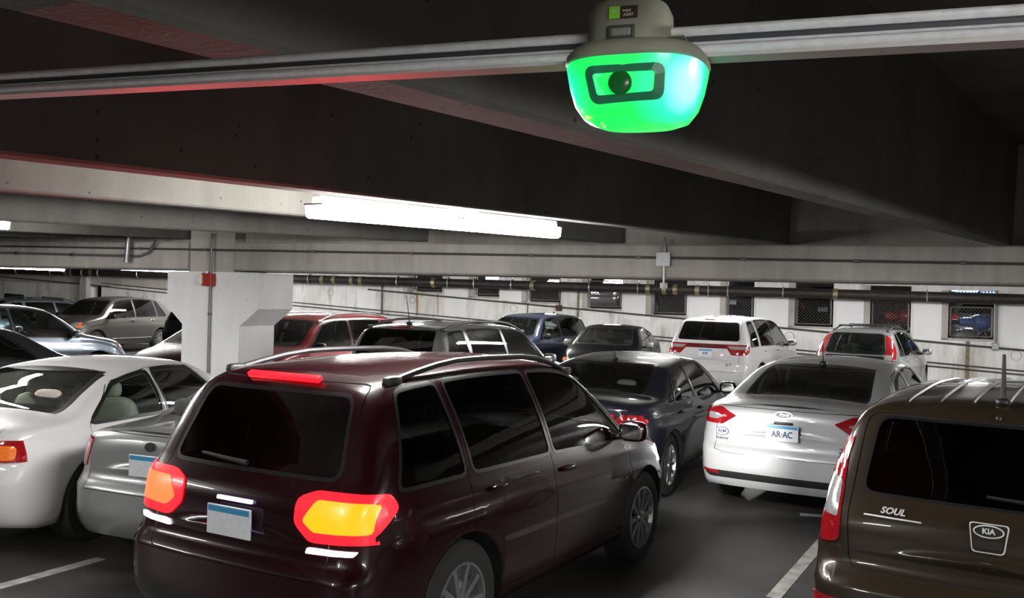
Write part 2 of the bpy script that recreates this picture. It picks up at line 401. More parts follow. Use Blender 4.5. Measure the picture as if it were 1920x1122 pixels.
bm = nb(); box(bm, -.085, .085, -.054, -.05, .012, .088, .001); obj('cover', bm, M_fix, jb)
Q = at(18, 417, 9.6)
strip_light(Q-D_TEE*1.22, D_TEE, 'lit strip light cut by the left edge of the picture, below the ceiling')
strip_light(Q-D_TEE*2.46, D_TEE, 'strip light just outside the left edge of the picture')
OUT = 'strip lights of the bay behind the photographer'
for k, c in enumerate((P1+perp*6.3-D_TEE*1.0, P1-D_TEE*6.6, P1+perp*6.3-D_TEE*6.6, P1-perp*6.5-D_TEE*6.6)):
    for s in (0, 1.24):
        strip_light(c+D_TEE*s+Vector((0, 0, .05)), D_TEE, 'fluorescent strip light in the ceiling of the near bay, outside the picture', group=OUT)
FAR = 'strip lights of the far bay'
for k, (px, py, Z, lab) in enumerate([(-78, 494, 21, 'lit strip light above the far cars at the left edge'), (176, 498, 21, 'lit strip light over the far cars, just left of the white pillar')]):
    A = at(px, py, Z)
    for s in (0, 1.24): strip_light(A+D_TEE*s, D_TEE, lab+(', nearer half' if s == 0 else ', farther half'), group=FAR)
for k, (s, off) in enumerate(((-2, 5.0), (4, 4.5), (11.0, 4.5), (-1, 10.5), (4, 10.5), (9, 10.5), (14.5, 9.5), (-14, 13), (-8, 11))):  # hidden lamp rows, added to brighten the far wall and bay
    p = lpt(s, off, 2.72)
    for q_ in (0, 1.24): strip_light(p+D_TEE*q_, D_TEE, 'added strip light brightening the far bay, hidden behind the long ledger beam', group='added hidden strip lights of the far bay')
for k, (px, py, dz) in enumerate(((912, 520, 3.0), (1028, 527, 3.0), (1132, 527, 3.0), (1312, 528, 4.5), (1785, 541, 3.5))):
    P_ = fw(px, py, -dz); strip_light(P_, LD, 'bright strip light glimpsed behind the %s opening of the far wall, above the drain pipe' % ('second', 'third', 'fourth', 'fifth', 'rightmost')[k], length=.7, group='strip lights beyond the wall')
# daylight through a louvred window in the wall of the next deck
for k, (xa, xb, ya, yb_) in enumerate(((1738, 1766, 533, 554), (1792, 1812, 535, 556), (1786, 1872, 537, 556))):
    if k == 1: continue
    A, B = fw(xa, yb_, -13.95), fw(xb, ya, -13.95); sA_, sB_ = (A-FW).dot(LD), (B-FW).dot(LD); z0_, z1_ = A.z, B.z+.5
    w = struct(empty('window_%d' % (10+k), fpt((sA_+sB_)/2, 13.95, z0_))); iv_ = Matrix.Translation(-w.location)
    bm = nb(); hexa(bm, [fpt(sA_, 13.9, z0_), fpt(sB_, 13.9, z0_), fpt(sB_, 13.95, z0_), fpt(sA_, 13.95, z0_), fpt(sA_, 13.9, z1_), fpt(sB_, 13.9, z1_), fpt(sB_, 13.95, z1_), fpt(sA_, 13.95, z1_)])
    o = obj('daylit_pane', bm, pm('daylit_pane', (.2, .3, .5), .4, emis=(.30, .50, 1.0), es=1.0), w); o.matrix_parent_inverse = iv_
    n_ = int((sB_-sA_)/.11)
    for j in range(n_+1):
        s_ = sA_+(sB_-sA_)*j/n_; bm = nb(); t_ = .018 if j % 8 else .06; hexa(bm, [fpt(s_-t_, 13.8, z0_), fpt(s_+t_, 13.8, z0_), fpt(s_+t_, 13.88, z0_), fpt(s_-t_, 13.88, z0_), fpt(s_-t_, 13.8, z1_), fpt(s_+t_, 13.8, z1_), fpt(s_+t_, 13.88, z1_), fpt(s_-t_, 13.88, z1_)])
        o = obj('louvre_slat', bm, M_conduit, w); o.matrix_parent_inverse = iv_

# ================================================================ SENSOR RAIL AND SENSOR
RK = .74
RA, RB = at(0, 159, 2.08*RK), at(1920, 43, 1.26*RK)
rd = (RB-RA).normalized(); RA2 = RA-rd*1.0; RB2 = RB+rd*.8
rail = empty('sensor_rail', (RA2+RB2)/2); tag(rail, 'long grooved aluminium rail carrying the green sensor under the ceiling', 'rail')
rn = Vector((rd.y, -rd.x, 0)).normalized()
if rn.y > 0: rn = -rn
rail_inv = Matrix.Translation(-rail.location)
M_alu = pm('brushed_aluminium', (.86, .87, .90), .35, .05, nscale=80, noise=.08)
def railprof(name, prof, mat):
    bm = nb(); prism(bm, prof, lambda p, k: (RB2 if k else RA2)+rn*p[0]*RK+Vector((0, 0, p[1]*RK)))
    o = obj(name, bm, mat, rail, smooth=True); o.matrix_parent_inverse = rail_inv; return o
def bulge(z0, z1, x0, x1, n=6): return [(x0+(x1-x0)*math.sin(math.pi*i/n), z0+(z1-z0)*i/n) for i in range(n+1)]
railprof('upper_flange', [(-.02, .010)]+bulge(.008, .023, .010, .016)+[(-.02, .023)], M_alu)
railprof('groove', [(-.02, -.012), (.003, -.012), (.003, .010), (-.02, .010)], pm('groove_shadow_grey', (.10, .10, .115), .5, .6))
railprof('middle_bead', [(-.005, -.004)]+bulge(-.005, .0, .004, .009, 4)+[(-.005, .0)], M_alu)
railprof('lower_flange', [(-.02, -.022)]+bulge(-.022, -.007, .010, .017)+[(-.02, -.007)], M_alu)
railprof('underside_web', [(-.03, -.026), (.013, -.026), (.013, -.0205), (-.03, -.0205)], pm('pale_rail_web', (.62, .60, .60), .45, .2))
SC = at(1197, 122, 1.47*RK)
sen = empty('parking_sensor', SC, math.radians(-20)); sen.scale = (RK, RK, RK); tag(sen, 'round parking sensor glowing green, hung from the aluminium rail', 'sensor')
def ring_s(bm, prof, e=.72, n=48, close=True):
    f = lambda v: math.copysign(abs(v)**e, v); R_ = []
    for r, z in prof: R_.append([bm.verts.new((r*f(math.cos(2*math.pi*k/n)), r*f(math.sin(2*math.pi*k/n)), z)) for k in range(n)])
    for A, B in zip(R_, R_[1:]):
        for k in range(n): bm.faces.new((A[k], A[(k+1) % n], B[(k+1) % n], B[k]))
    if close: bm.faces.new(R_[0][::-1]); bm.faces.new(R_[-1])
    bmesh.ops.recalc_face_normals(bm, faces=bm.faces[:])
M_sen = pm('sensor_grey_plastic', (.26, .27, .21), .45)
m, n, b = nt('glowing_green_diffuser'); tc = n.nodes.new('ShaderNodeTexCoord'); sx = n.nodes.new('ShaderNodeSeparateXYZ'); n.links.new(tc.outputs['Object'], sx.inputs[0])
vd = n.nodes.new('ShaderNodeVectorMath'); vd.operation = 'DISTANCE'; vd.inputs[1].default_value = (.085, -.055, -.045); n.links.new(tc.outputs['Object'], vd.inputs[0])
vd2 = n.nodes.new('ShaderNodeVectorMath'); vd2.operation = 'DISTANCE'; vd2.inputs[1].default_value = (-.09, -.05, -.05); n.links.new(tc.outputs['Object'], vd2.inputs[0])
mn = n.nodes.new('ShaderNodeMath'); mn.operation = 'ADD'; mn.inputs[1].default_value = .035; n.links.new(vd2.outputs['Value'], mn.inputs[0])
m2 = n.nodes.new('ShaderNodeMath'); m2.operation = 'MINIMUM'; n.links.new(vd.outputs['Value'], m2.inputs[0]); n.links.new(mn.outputs[0], m2.inputs[1])
rp = n.nodes.new('ShaderNodeValToRGB'); e = rp.color_ramp.elements; e[0].position = .022; e[0].color = (.26, .55, .72, 1); e[1].position = .09; e[1].color = (.0, .50, .055, 1)
e2 = rp.color_ramp.elements.new(.05); e2.color = (.01, .60, .33, 1); n.links.new(m2.outputs[0], rp.inputs['Fac'])
n.links.new(rp.outputs['Color'], b.inputs['Emission Color']); b.inputs['Emission Strength'].default_value = 1.1; b.inputs['Base Color'].default_value = (.05, .35, .12, 1); b.inputs['Roughness'].default_value = .25
M_glow = m
bm = nb(); ring_s(bm, [(.060, .018), (.066, .022), (.064, .075), (.058, .088), (.045, .092)], .8); hs = obj('clip_housing', bm, M_sen, sen, smooth=True); hs.location.x = -.013
bm = nb(); ring_s(bm, [(.107, -.010), (.110, -.006), (.109, .004), (.098, .016), (.070, .024), (.05, .026)], .8); obj('upper_shell', bm, M_sen, sen, smooth=True)
bm = nb(); ring_s(bm, [(.107, -.010), (.106, -.018), (.101, -.045), (.093, -.070), (.080, -.088), (.062, -.095), (.03, -.096)], .72); dome = obj('diffuser', bm, M_glow, sen, smooth=True)
# front window
def on_dome(x, z, o=0):                            # front face of the diffuser
    zs = [-.010, -.018, -.045, -.070, -.088, -.095]; rs = [.107, .106, .101, .093, .080, .062]
    r = np.interp(-z, [-v for v in zs], rs); c = min(.999, abs(x/r))**(1/.72); return Vector((x, -r*(max(0, 1-c*c)**.5)**.72-o, z))
fr_o = rpoly([(-.060, -.024), (.062, -.024), (.058, -.074), (-.050, -.078)][::-1], .014, 4); fr_i = rpoly([(-.047, -.035), (.048, -.035), (.045, -.064), (-.040, -.067)][::-1], .006, 4)
bm = nb(); a = [bm.verts.new(on_dome(x, z, .004)) for x, z in fr_o]; bb = [bm.verts.new(on_dome(x, z, .005)) for x, z in fr_i]; c_ = [bm.verts.new(on_dome(x, z, -.002)) for x, z in fr_i]; d_ = [bm.verts.new(on_dome(x, z, -.002)) for x, z in fr_o]
for k in range(len(a)):
    j = (k+1) % len(a); bm.faces.new((a[k], a[j], bb[j], bb[k])); bm.faces.new((bb[k], bb[j], c_[j], c_[k])); bm.faces.new((d_[k], d_[j], a[j], a[k]))
bmesh.ops.recalc_face_normals(bm, faces=bm.faces[:]); obj('window_frame', bm, pm('dark_green_frame', (.02, .13, .07), .4, emis=(.0, .2, .06), es=.12), sen)
bm = nb(); bm.faces.new([bm.verts.new(on_dome(x, z, .0015)) for x, z in fr_i]); obj('window_pane', bm, pm('lit_window', (.1, .5, .3), .2, emis=(.01, .55, .13), es=.95), sen)
lc = on_dome(.0, -.050, 0)
bm = nb(); lathe(bm, [(.0175, 0), (.0175, .006), (.015, .009), (.008, .011)], 24); l_ = obj('camera_lens', bm, pm('lens_black_green', (.01, .035, .015), .25, emis=(0, .06, .005), es=.5), sen, smooth=True); l_.location = lc+Vector((-.004, .002, 0)); l_.rotation_euler = (math.pi/2, 0, 0)
bm = nb(); ring_s(bm, [(.03, -.094), (.026, -.101), (.018, -.104)], .9, 24); o = obj('bottom_boss', bm, M_glow, sen, smooth=True); o.location = (-.02, -.03, 0)
# sticker and cable port on the clip housing
yf = -.0665
bm = nb(); box(bm, -.032, -.015, yf-.0015, yf, .055, .073); obj('sticker_green', bm, pm('lime_sticker', (.20, .55, .03), .5, emis=(.2, .6, .03), es=.05), sen)
bm = nb(); box(bm, -.015, .012, yf-.0015, yf, .055, .073); st = obj('sticker_dark', bm, pm('dark_brown_sticker', (.05, .025, .02), .5), sen)
M_wtxt = pm('white_print', (.75, .75, .75), .5)
for s_, x, z, sz in (('PARK', -.0045, .0655, .0055), ('ASSIST', -.002, .0595, .0055)):
    me = text_mesh(s_, sz, .0003); o = link('sticker_lettering', me, M_wtxt, sen); o.location = (x, yf-.0018, z); o.rotation_euler = (math.pi/2, 0, 0)
me = text_mesh('P', .012, .0003); o = link('sticker_letter', me, M_wtxt, sen); o.location = (-.0235, yf-.0018, .064); o.rotation_euler = (math.pi/2, 0, 0)
bm = nb(); box(bm, -.034, .008, yf-.003, yf+.002, .024, .045, .002); port = obj('cable_port', bm, pm('port_dark', (.06, .055, .045), .5), sen)
bm = nb(); box(bm, -.028, .003, yf-.006, yf-.002, .027, .040, .003); obj('port_plug', bm, pm('port_grey', (.24, .24, .22), .4), port)
bm = nb(); box(bm, .014, .085, -.086, -.02, .0165, .0185); obj('shell_ridge', bm, M_sen, sen)

# ================================================================ SERVICES ON BEAM, PILLAR AND WALL
def run(name, pts, r, mat, label, cat, n=8, group=None):
    P = [Vector(p) for p in pts]; c = (P[0]+P[-1])/2
    root = empty(name, c); tag(root, label, cat, group); inv = Matrix.Translation(-c)
    bm = nb(); tube(bm, P, r, n); o = obj('pipe_run', bm, mat, root, smooth=True); o.matrix_parent_inverse = inv
    return root, inv
def collars(root, inv, P, Q, ts, r, w, mat, name='coupling'):
    d = (Q-P).normalized()
    for t in ts:
        c = P.lerp(Q, t); bm = nb(); tube(bm, [c-d*w/2, c+d*w/2], r, 12); o = obj(name, bm, mat, root, smooth=True); o.matrix_parent_inverse = inv
A, B = led(-40, 461, .03), led(1960, 496, .03)
rt, iv = run('conduit', [A, B], .014, M_dconduit, 'long thin grey conduit running along the concrete ledger beam', 'conduit')
collars(rt, iv, A, B, (.22, .3, .42, .52, .63, .72, .8, .88, .95), .02, .05, M_conduit)
A, B = led(-40, 473, .03), led(262, 481, .03)
rt, iv = run('conduit', [A, B, led(280, 473, .05), led(293, 450, .1), led(305, 436, .2)], .018, M_conduit, 'lower conduit on the left beam bending up to the ceiling', 'conduit')
collars(rt, iv, A, B, (.25, .6), .024, .05, M_dconduit)
A, B = led(243, 425, .12), led(237, 492, .12)
rt, iv = run('conduit', [A, B], .035, M_steel, 'short thick grey vertical pipe crossing the left beam', 'pipe', 10)
A, B = led(397.5, 438, .03), led(390, 700, .05)
rt, iv = run('conduit', [A, led(395, 515, .05), B], .018, M_conduit, 'vertical conduit down the front of the white pillar', 'conduit')
collars(rt, iv, led(395, 515, .05), B, (.4,), .026, .03, M_dconduit, 'strap')
# fire alarm
fa = led(393, 525, .02); far_ = empty('fire_alarm', fa, math.atan2(LD.y, LD.x)); tag(far_, 'red fire alarm box with white strobe on the pillar conduit', 'fire alarm')
s_ = 12.3/F
bm = nb(); box(bm, -8*s_, 15*s_, -.10, .0, -12*s_, 12*s_, .01); obj('alarm_body', bm, pm('alarm_red', (.33, .03, .02), .4), far_)
bm = nb(); box(bm, -13*s_, -5*s_, -.125, -.02, -9*s_, 9*s_, .008); obj('strobe_lens', bm, pm('strobe_white', (.75, .72, .62), .3), far_)
bm = nb(); tube(bm, [(0, -.05, 11*s_), (0, -.05, 16*s_)], .03, 10); obj('conduit_hub', bm, M_steel, far_)
bm = nb(); tube(bm, [(15*s_, -.05, 1*s_), (17*s_, -.05, 1*s_)], .02, 10); obj('side_plug', bm, pm('alarm_red', (.3, .03, .02)), far_)
# junction box on the ledger
jc = led(1246, 487, .03); jr = empty('junction_box', jc, math.atan2(LD.y, LD.x)); tag(jr, 'square grey junction box on the ledger beam with conduits above and below', 'junction box')
s_ = jc.y/F
bm = nb(); box(bm, -12*s_, 12*s_, -.07, .0, -12*s_, 12*s_, .006); obj('box_body', bm, pm('box_grey', (.42, .44, .46), .4, .3), jr)
bm = nb(); box(bm, -13*s_, 13*s_, -.078, -.068, -13*s_, 13*s_, .003); lid = obj('box_lid', bm, pm('box_grey', (.42, .44, .46)), jr)
for sx_ in (-1, 1):
    for sz_ in (-1, 1):
        bm = nb(); tube(bm, [(sx_*10*s_, -.078, sz_*10*s_), (sx_*10*s_, -.082, sz_*10*s_)], .006, 8); obj('screw', bm, M_steel, lid)
for z0, z1 in ((13, 42), (-46, -13)):
    bm = nb(); tube(bm, [(1*s_, -.03, z0*s_), (1*s_, -.03, z1*s_)], .014, 8); obj('conduit_stub', bm, M_steel, jr)
bm = nb(); tube(bm, [(1*s_, -.03, -44*s_), (1*s_, -.03, -54*s_)], .04, 12); obj('lamp_holder', bm, M_fix, jr)
# big black drain pipe on the far side, with hangers and couplings
for (pa, pb, lab, cps, hgs) in (((-40, 506), (330, 516), 'thick black drain pipe above the far cars left of the pillar', (.12, .475, .5, .6), (.22, .4, .56, .64, .83)),
                                ((470, 520.5), (1960, 563), 'long thick black drain pipe along the far wall above the openings', tuple(.0604+.9396*v for v in (.065, .085, .115, .13, .247, .395, .553, .574, .588, .616, .78)), tuple(.0604+.9396*v for v in (.042, .19, .27, .31, .365, .475, .54, .63, .654, .72, .88)))):
    A, B = fw(*pa, .55), fw(*pb, .55)
    rt, iv = run('drain_pipe', [A, B], .135, M_pipe, lab, 'pipe', 14, 'black drain pipes')
    collars(rt, iv, A, B, cps, .15, .12, M_brass)
    d = (B-A).normalized()
    for t in hgs:
        c = A.lerp(B, t); bm = nb()
        tube(bm, [c+Vector((0, 0, .16))*math.cos(a_)+LN*.155*math.sin(a_)+LN*0 for a_ in [2*math.pi*k/14 for k in range(15)]], .02, 4, cap=False)
        tube(bm, [c+Vector((0, 0, .15)), c+Vector((0, 0, .8))], .015, 5)
        o = obj('hanger', bm, M_steel, rt); o.matrix_parent_inverse = iv
# conduits along the far wall
for pa, pb, r, lab in (((690, 543), (1960, 661), .028, 'upper dark conduit sloping along the far wall below the openings'),
                       ((530, 565), (1960, 700), .018, 'upper of two thin conduits low on the far wall'), ((530, 571), (1960, 707), .018, 'lower of two thin conduits low on the far wall'),
                       ((-20, 517), (205, 538), .03, 'dark conduit on the far wall above the left cars'), ((190, 531), (318, 544), .02, 'upper conduit on the far wall just left of the pillar'), ((190, 537), (318, 550), .02, 'lower conduit on the far wall just left of the pillar')):
    run('conduit', [fw(*pa, .04), fw(*pb, .04)], r, M_dconduit, lab, 'conduit', 6, 'conduits on the far wall')
run('conduit', [fw(717, 520, .05), fw(716, 590, .05)], .03, M_dconduit, 'dark vertical pipe on the far wall above the silver car', 'pipe', 6)
run('conduit', [fw(1051, 545, .05), fw(1049, 577, .05)], .022, M_rust, 'short rusty vertical pipe beside the third opening', 'pipe', 6)
o = empty('outlet_box', fw(1048, 578, .08), math.atan2(LD.y, LD.x)); tag(o, 'small rusty outlet box on the far wall conduit', 'junction box')
bm = nb(); box(bm, -.09, .09, -.05, .05, -.09, .09, .01); obj('box_body', bm, M_rust, o); bm = nb(); box(bm, -.07, .07, -.06, -.05, -.07, .07, .003); obj('box_lid', bm, M_rust, o)
run('conduit', [fw(1869, 545, .05), fw(1868, 650, .05)], .03, M_conduit, 'grey vertical conduit beside the rightmost opening', 'conduit', 6)
o = empty('outlet_box', fw(1866, 650, .08), math.atan2(LD.y, LD.x)); tag(o, 'small grey outlet box below the rightmost opening', 'junction box')
bm = nb(); box(bm, -.08, .08, -.05, .05, -.09, .09, .01); obj('box_body', bm, M_steel, o); bm = nb(); box(bm, -.06, .06, -.06, -.05, -.07, .07, .003); obj('box_lid', bm, M_steel, o)
# white patches between the openings, tie-hole covers, rust runs: paint on the wall, a few millimetres proud
wb = bpy.data.objects['wall_back']
def slab(name, pts, off, mat):
    bm = nb(); a = [bm.verts.new(fw(*p, off)) for p in pts]; b_ = [bm.verts.new(fw(*p, -.01)) for p in pts]
    bm.faces.new(a); bm.faces.new(b_[::-1])
    for k in range(len(a)): bm.faces.new((a[k], b_[k], b_[(k+1) % len(a)], a[(k+1) % len(a)]))
    bmesh.ops.recalc_face_normals(bm, faces=bm.faces[:]); return obj(name, bm, mat, wb)
for (x0, x1, y0, y1) in ((669, 704, 542, 575), (833, 874, 540, 590), (937, 985, 545, 562), (1169, 1219, 551, 597), (1292, 1359, 553, 600), (1418, 1485, 557, 625), (1568, 1628, 560, 632), (1713, 1775, 565, 640), (1874, 1925, 572, 648)):
    slab('white_paint_patch', [(x0, y0), (x1, y0+2), (x1, y1+5), (x0, y1)], .006, M_bright)
M_rustrun = pm('rust_run', (.40, .22, .05), .8, noise=.3, nscale=15)
for x, w_, y0, y1 in ((782, 4, 546, 592), (790, 1.5, 546, 560), (821, 2, 547, 590), (778, 2, 547, 556)): slab('rust_streak', [(x-w_/2, y0), (x+w_/2, y0), (x+w_/3, y1), (x-w_/3, y1)], .004, M_rustrun)
M_damp = pm('damp_streak', (.20, .17, .12), .8, noise=.3, nscale=15)
for x, w_, y0, y1 in ((1815, 8, 636, 720), (1085, 5, 545, 600), (990, 3, 568, 600)): slab('damp_streak', [(x-w_/2, y0), (x+w_/2, y0), (x-2+w_/2, y1), (x-2-w_/2, y1)], .004, M_damp)
for x, y, r in ((620, 549, 6), (773, 563, 6), (963, 579, 7), (1084, 590, 7), (1480, 632, 9), (1905, 667, 9), (120, 540, 5), (2, 528, 6), (237, 554, 5)):
    c = fw(x, y, .004); bm = nb(); pts = [c+(LD*math.cos(a_)+Vector((0, 0, 1))*math.sin(a_))*r*c.y/F for a_ in [2*math.pi*k/20 for k in range(21)]]
    tube(bm, pts, .012, 4, cap=False); obj('tie_hole_ring', bm, M_beam, wb)
# black slabs painted as the shade inside low openings, and a square post on the far wall at the left
for (x0, x1, y0, y1) in ((8, 45, 550, 568), (78, 119, 556, 568)): slab('opening_shade_slab', [(x0, y0), (x1, y0+3), (x1, y1), (x0, y1)], .01, M_dark)
sA, sB = fs(159, 540), fs(171, 540)
bm = nb(); hexa(bm, [fpt(sA, -.25, 0), fpt(sB, -.25, 0), fpt(sB, 0, 0), fpt(sA, 0, 0), fpt(sA, -.25, 2.5), fpt(sB, -.25, 2.5), fpt(sB, 0, 2.5), fpt(sA, 0, 2.5)]); struct(obj('trim_13', bm, M_beam))
bm = nb(); hexa(bm, [fpt(sA-12, .05-.1, 2.28), fpt(sB+4, .05-.1, 2.05), fpt(sB+4, 0, 2.05), fpt(sA-12, 0, 2.28), fpt(sA-12, -.05, 2.8), fpt(sB+4, -.05, 2.8), fpt(sB+4, 0, 2.8), fpt(sA-12, 0, 2.8)]); struct(obj('trim_14', bm, M_beam))
#PART3
# ================================================================ CAR BUILDER
def pchip(pts):
    x = np.array([p[0] for p in pts], float); y = np.array([p[1] for p in pts], float); h = np.diff(x); d = np.diff(y)/h; m = np.zeros(len(x))
    for i in range(1, len(x)-1):
        if d[i-1]*d[i] > 0: w1 = 2*h[i]+h[i-1]; w2 = h[i]+2*h[i-1]; m[i] = (w1+w2)/(w1/d[i-1]+w2/d[i])
    m[0] = d[0]; m[-1] = d[-1]
    def f(t):
        t = min(max(t, x[0]), x[-1]); i = min(int(np.searchsorted(x, t, side='right'))-1, len(h)-1); s = (t-x[i])/h[i]
        return float((1+2*s)*(1-s)**2*y[i]+s*(1-s)**2*h[i]*m[i]+s*s*(3-2*s)*y[i+1]+s*s*(s-1)*h[i]*m[i+1])
    return f
SEDAN = dict(top=[(0, .56), (.003, .64), (.010, .70), (.025, .728), (.08, .745), (.155, .76), (.24, .865), (.31, .945), (.40, .985), (.49, 1.0), (.58, .985), (.635, .95), (.71, .83), (.79, .70), (.87, .645), (.94, .575), (.985, .48), (1, .40)],
             belt=[(0, .54), (.04, .645), (.1, .665), (.3, .655), (.6, .63), (.78, .61), (.92, .5), (1, .36)],
             hw=[(0, .72), (.006, .80), (.02, .875), (.05, .93), (.12, .975), (.3, 1), (.7, 1), (.86, .96), (.95, .86), (.985, .74), (1, .62)],
             dlo=[((.195, .30), (.425, .415)), ((.44, .43), (.69, .575))], ax=(.205, .795), R=.325, sill=.22)
SUV = dict(top=[(0, .50), (.003, .58), (.010, .63), (.03, .70), (.07, .88), (.088, .94), (.12, .972), (.2, .99), (.32, 1.0), (.5, .99), (.59, .955), (.66, .85), (.745, .68), (.80, .645), (.88, .605), (.94, .55), (.98, .46), (1, .36)],
           belt=[(0, .48), (.03, .60), (.1, .625), (.3, .625), (.6, .605), (.76, .585), (.92, .47), (1, .32)],
           hw=[(0, .76), (.005, .84), (.018, .90), (.05, .95), (.12, .985), (.3, 1), (.7, 1), (.86, .97), (.95, .88), (.985, .76), (1, .64)],
           dlo=[((.085, .125), (.215, .205)), ((.235, .225), (.44, .43)), ((.455, .445), (.715, .60))], ax=(.205, .80), R=.355, sill=.27)
WHEEL = {}
def wheel_meshes():
    if WHEEL: return WHEEL
    bm = nb(); lathe(bm, [(.66, -.30), (.80, -.33), (.95, -.31), (.995, -.25), (1.0, 0), (.995, .25), (.95, .31), (.80, .33), (.66, .30), (.66, -.30)], 36, 'X', cap=False)
    me = bpy.data.meshes.new('wheel'); bm.to_mesh(me); bm.free(); me.shade_smooth(); me.set_sharp_from_angle(angle=.6); me.materials.append(M_rubber); WHEEL['tyre'] = me
    bm = nb(); lathe(bm, [(.67, .22), (.67, .31), (.63, .315), (.60, .22), (.58, .06), (.10, .08)], 32, 'X', cap=False)
    for k in range(10):
        a = 2*math.pi*k/10; c, s = math.cos(a), math.sin(a); pts = []
        for r0, w, x in ((.08, .05, .27), (.63, .045, .285)):
            for ww in (-w, w): pts.append((x, r0*c-ww*s, r0*s+ww*c))
        A = [bm.verts.new(p) for p in (pts[0], pts[1], pts[3], pts[2])]; B = [bm.verts.new((p[0]-.09, p[1], p[2])) for p in (pts[0], pts[1], pts[3], pts[2])]
        bm.faces.new(A)
        for i in range(4): bm.faces.new((A[i], B[i], B[(i+1) % 4], A[(i+1) % 4]))
    lathe(bm, [(.13, .2), (.13, .30), (.09, .32)], 16, 'X')
    bmesh.ops.recalc_face_normals(bm, faces=bm.faces[:])
    me = bpy.data.meshes.new('rim'); bm.to_mesh(me); bm.free(); me.materials.append(M_alloy); WHEEL['rim'] = me
    return WHEEL
PART_N = {}
class Car:
    def __init__(s, name, label, X, Y, yaw, L, W, H, base, paint, category='car', glassm=None, lod=0, group='parked cars', over=None, root=None, seats=None, interior=True, tumble=.42, crown=.05, rearprof=None, frontprof=None, trimw=.02, doors=True, z0=0):
        s.L, s.W, s.H, s.paint, s.lod = L, W, H, paint, lod
        b = dict(base); b.update(over or {})
        s.b = b; s.gl = glassm or G_mid
        s.root = empty(name, (X, Y, z0), -math.radians(yaw)); tag(s.root, label, category, group)
        nrm = lambda k, m: pchip([(p[0]*L, p[1]*m) for p in b[k]])
        s.ftop, s.fbelt, s.fhw = nrm('top', H), nrm('belt', H), nrm('hw', W/2)
        s.tumble, s.crown = tumble, crown
        s.rp = pchip(rearprof) if rearprof else (lambda z: 0.); s.fp = pchip(frontprof) if frontprof else (lambda z: 0.)
        s.build_skin(); s.panels = {}; s.nextid = 1
        bm = s.bm; us = set(s.under); bm.normal_update(); bm.verts.index_update(); s.bvh = BVHTree.FromBMesh(bm)
        s.V = [v.co.copy() for v in bm.verts]; s.N = [v.normal.copy() for v in bm.verts]; s.cls = {k: [] for k in 'RLBFT'}; s.faces = []
        for f in bm.faces: s.newface([v.index for v in f.verts], f.normal.copy(), -1 if f in us else 0)
        bm.free()
        s.seats = seats or M_seatd; s.interior = interior and not lod; s.trimw = trimw
        if doors and not lod: s.add_doors()
        s.add_side_windows()
        s.add_wheels()
    def section(s, y):
        top = s.ftop(y); zc = top-min(s.crown, .25*top); belt = min(s.fbelt(y), zc-.015); hw = s.fhw(y)
        zb = s.b['sill']
        for ya in s.b['ax']:
            yc = ya*s.L; Ra = s.b['R']+.055; d = abs(y-yc)
            if d < Ra: zb = max(zb, s.b['R']+math.sqrt(max(0, Ra*Ra-d*d))*.98)
        zb = max(zb, s.b['sill']+.05*max(0, 1-y/.3)); zb = min(zb, belt-.03)
        nl = 8 if s.lod else 14
        P = []
        ref0 = s.b['sill']
        for k in range(nl+1):
            z = zb+(belt-zb)*k/nl; t = (z-ref0)/max(.05, belt-ref0)
            w = np.interp(t, [0, .12, .3, .55, .72, .78, .9, 1], [.93, .972, .99, .998, 1.0, .985, .972, .945])
            P.append((hw*w, z))
        xb = P[-1][0]; xc = xb-s.tumble*(zc-belt)
        seg = Vector((xc-xb, zc-belt)); r1 = min(seg.length*.4, .09); r2 = min(xc*.3, .13)
        a = Vector((xb, belt))+seg*(1-r1/max(1e-6, seg.length)); tp = lambda x: Vector((x, top-(top-zc)*(x/xc)**2)); c = tp(xc-r2); corner = Vector((xc, zc))
        nu = 3 if s.lod else 6
        for k in range(1, nu+1):
            t = k/nu; p = Vector((xb, belt)).lerp(a, t); p.x += .02*math.sin(math.pi*t)*min(1, seg.length/.4); P.append(tuple(p))
        for k in range(1, 5):
            t = k/4; P.append(tuple(a*(1-t)**2+corner*2*t*(1-t)+c*t*t))
        nt_ = 4 if s.lod else 8
        for k in range(1, nt_+1): P.append(tuple(tp((xc-r2)*(1-k/nt_))))
        return P
    def build_skin(s):
        L = s.L; ys = set(np.linspace(0, L, 34 if s.lod else 64).round(3))
        ys |= {round(p[0]*L, 3) for p in s.b['top']}
        for v in (.004, .01, .02, .035, .055, .08, .11): ys |= {v, round(L-v, 3)}
        for ya in s.b['ax']:
            Ra = s.b['R']+.055
            for k in range(0, 13 if not s.lod else 7):
                ys.add(round(ya*L-Ra*math.cos(math.pi*k/(12 if not s.lod else 6)), 3))
        ys = sorted(ys); yy = [ys[0]]
        for y in ys[1:]:
            if y-yy[-1] > .0035: yy.append(y)
        s.bm = bm = bmesh.new(); s.lay = bm.faces.layers.int.new('pid'); rows = []
        for y in yy:
            P = s.section(y); r = []
            pr = [(x, z) for x, z in P]; full = [(-x, z) for x, z in pr[:-1]]+[pr[-1]]+[(x, z) for x, z in pr[:-1][::-1]]
            for x, z in full: r.append(bm.verts.new(s.warp(x, y, z)))
            rows.append(r)
        n = len(rows[0]); s.under = []
        for A, B in zip(rows, rows[1:]):
            for k in range(n-1): bm.faces.new((A[k], B[k], B[k+1], A[k+1]))
            s.under.append(bm.faces.new((A[n-1], B[n-1], B[0], A[0])))
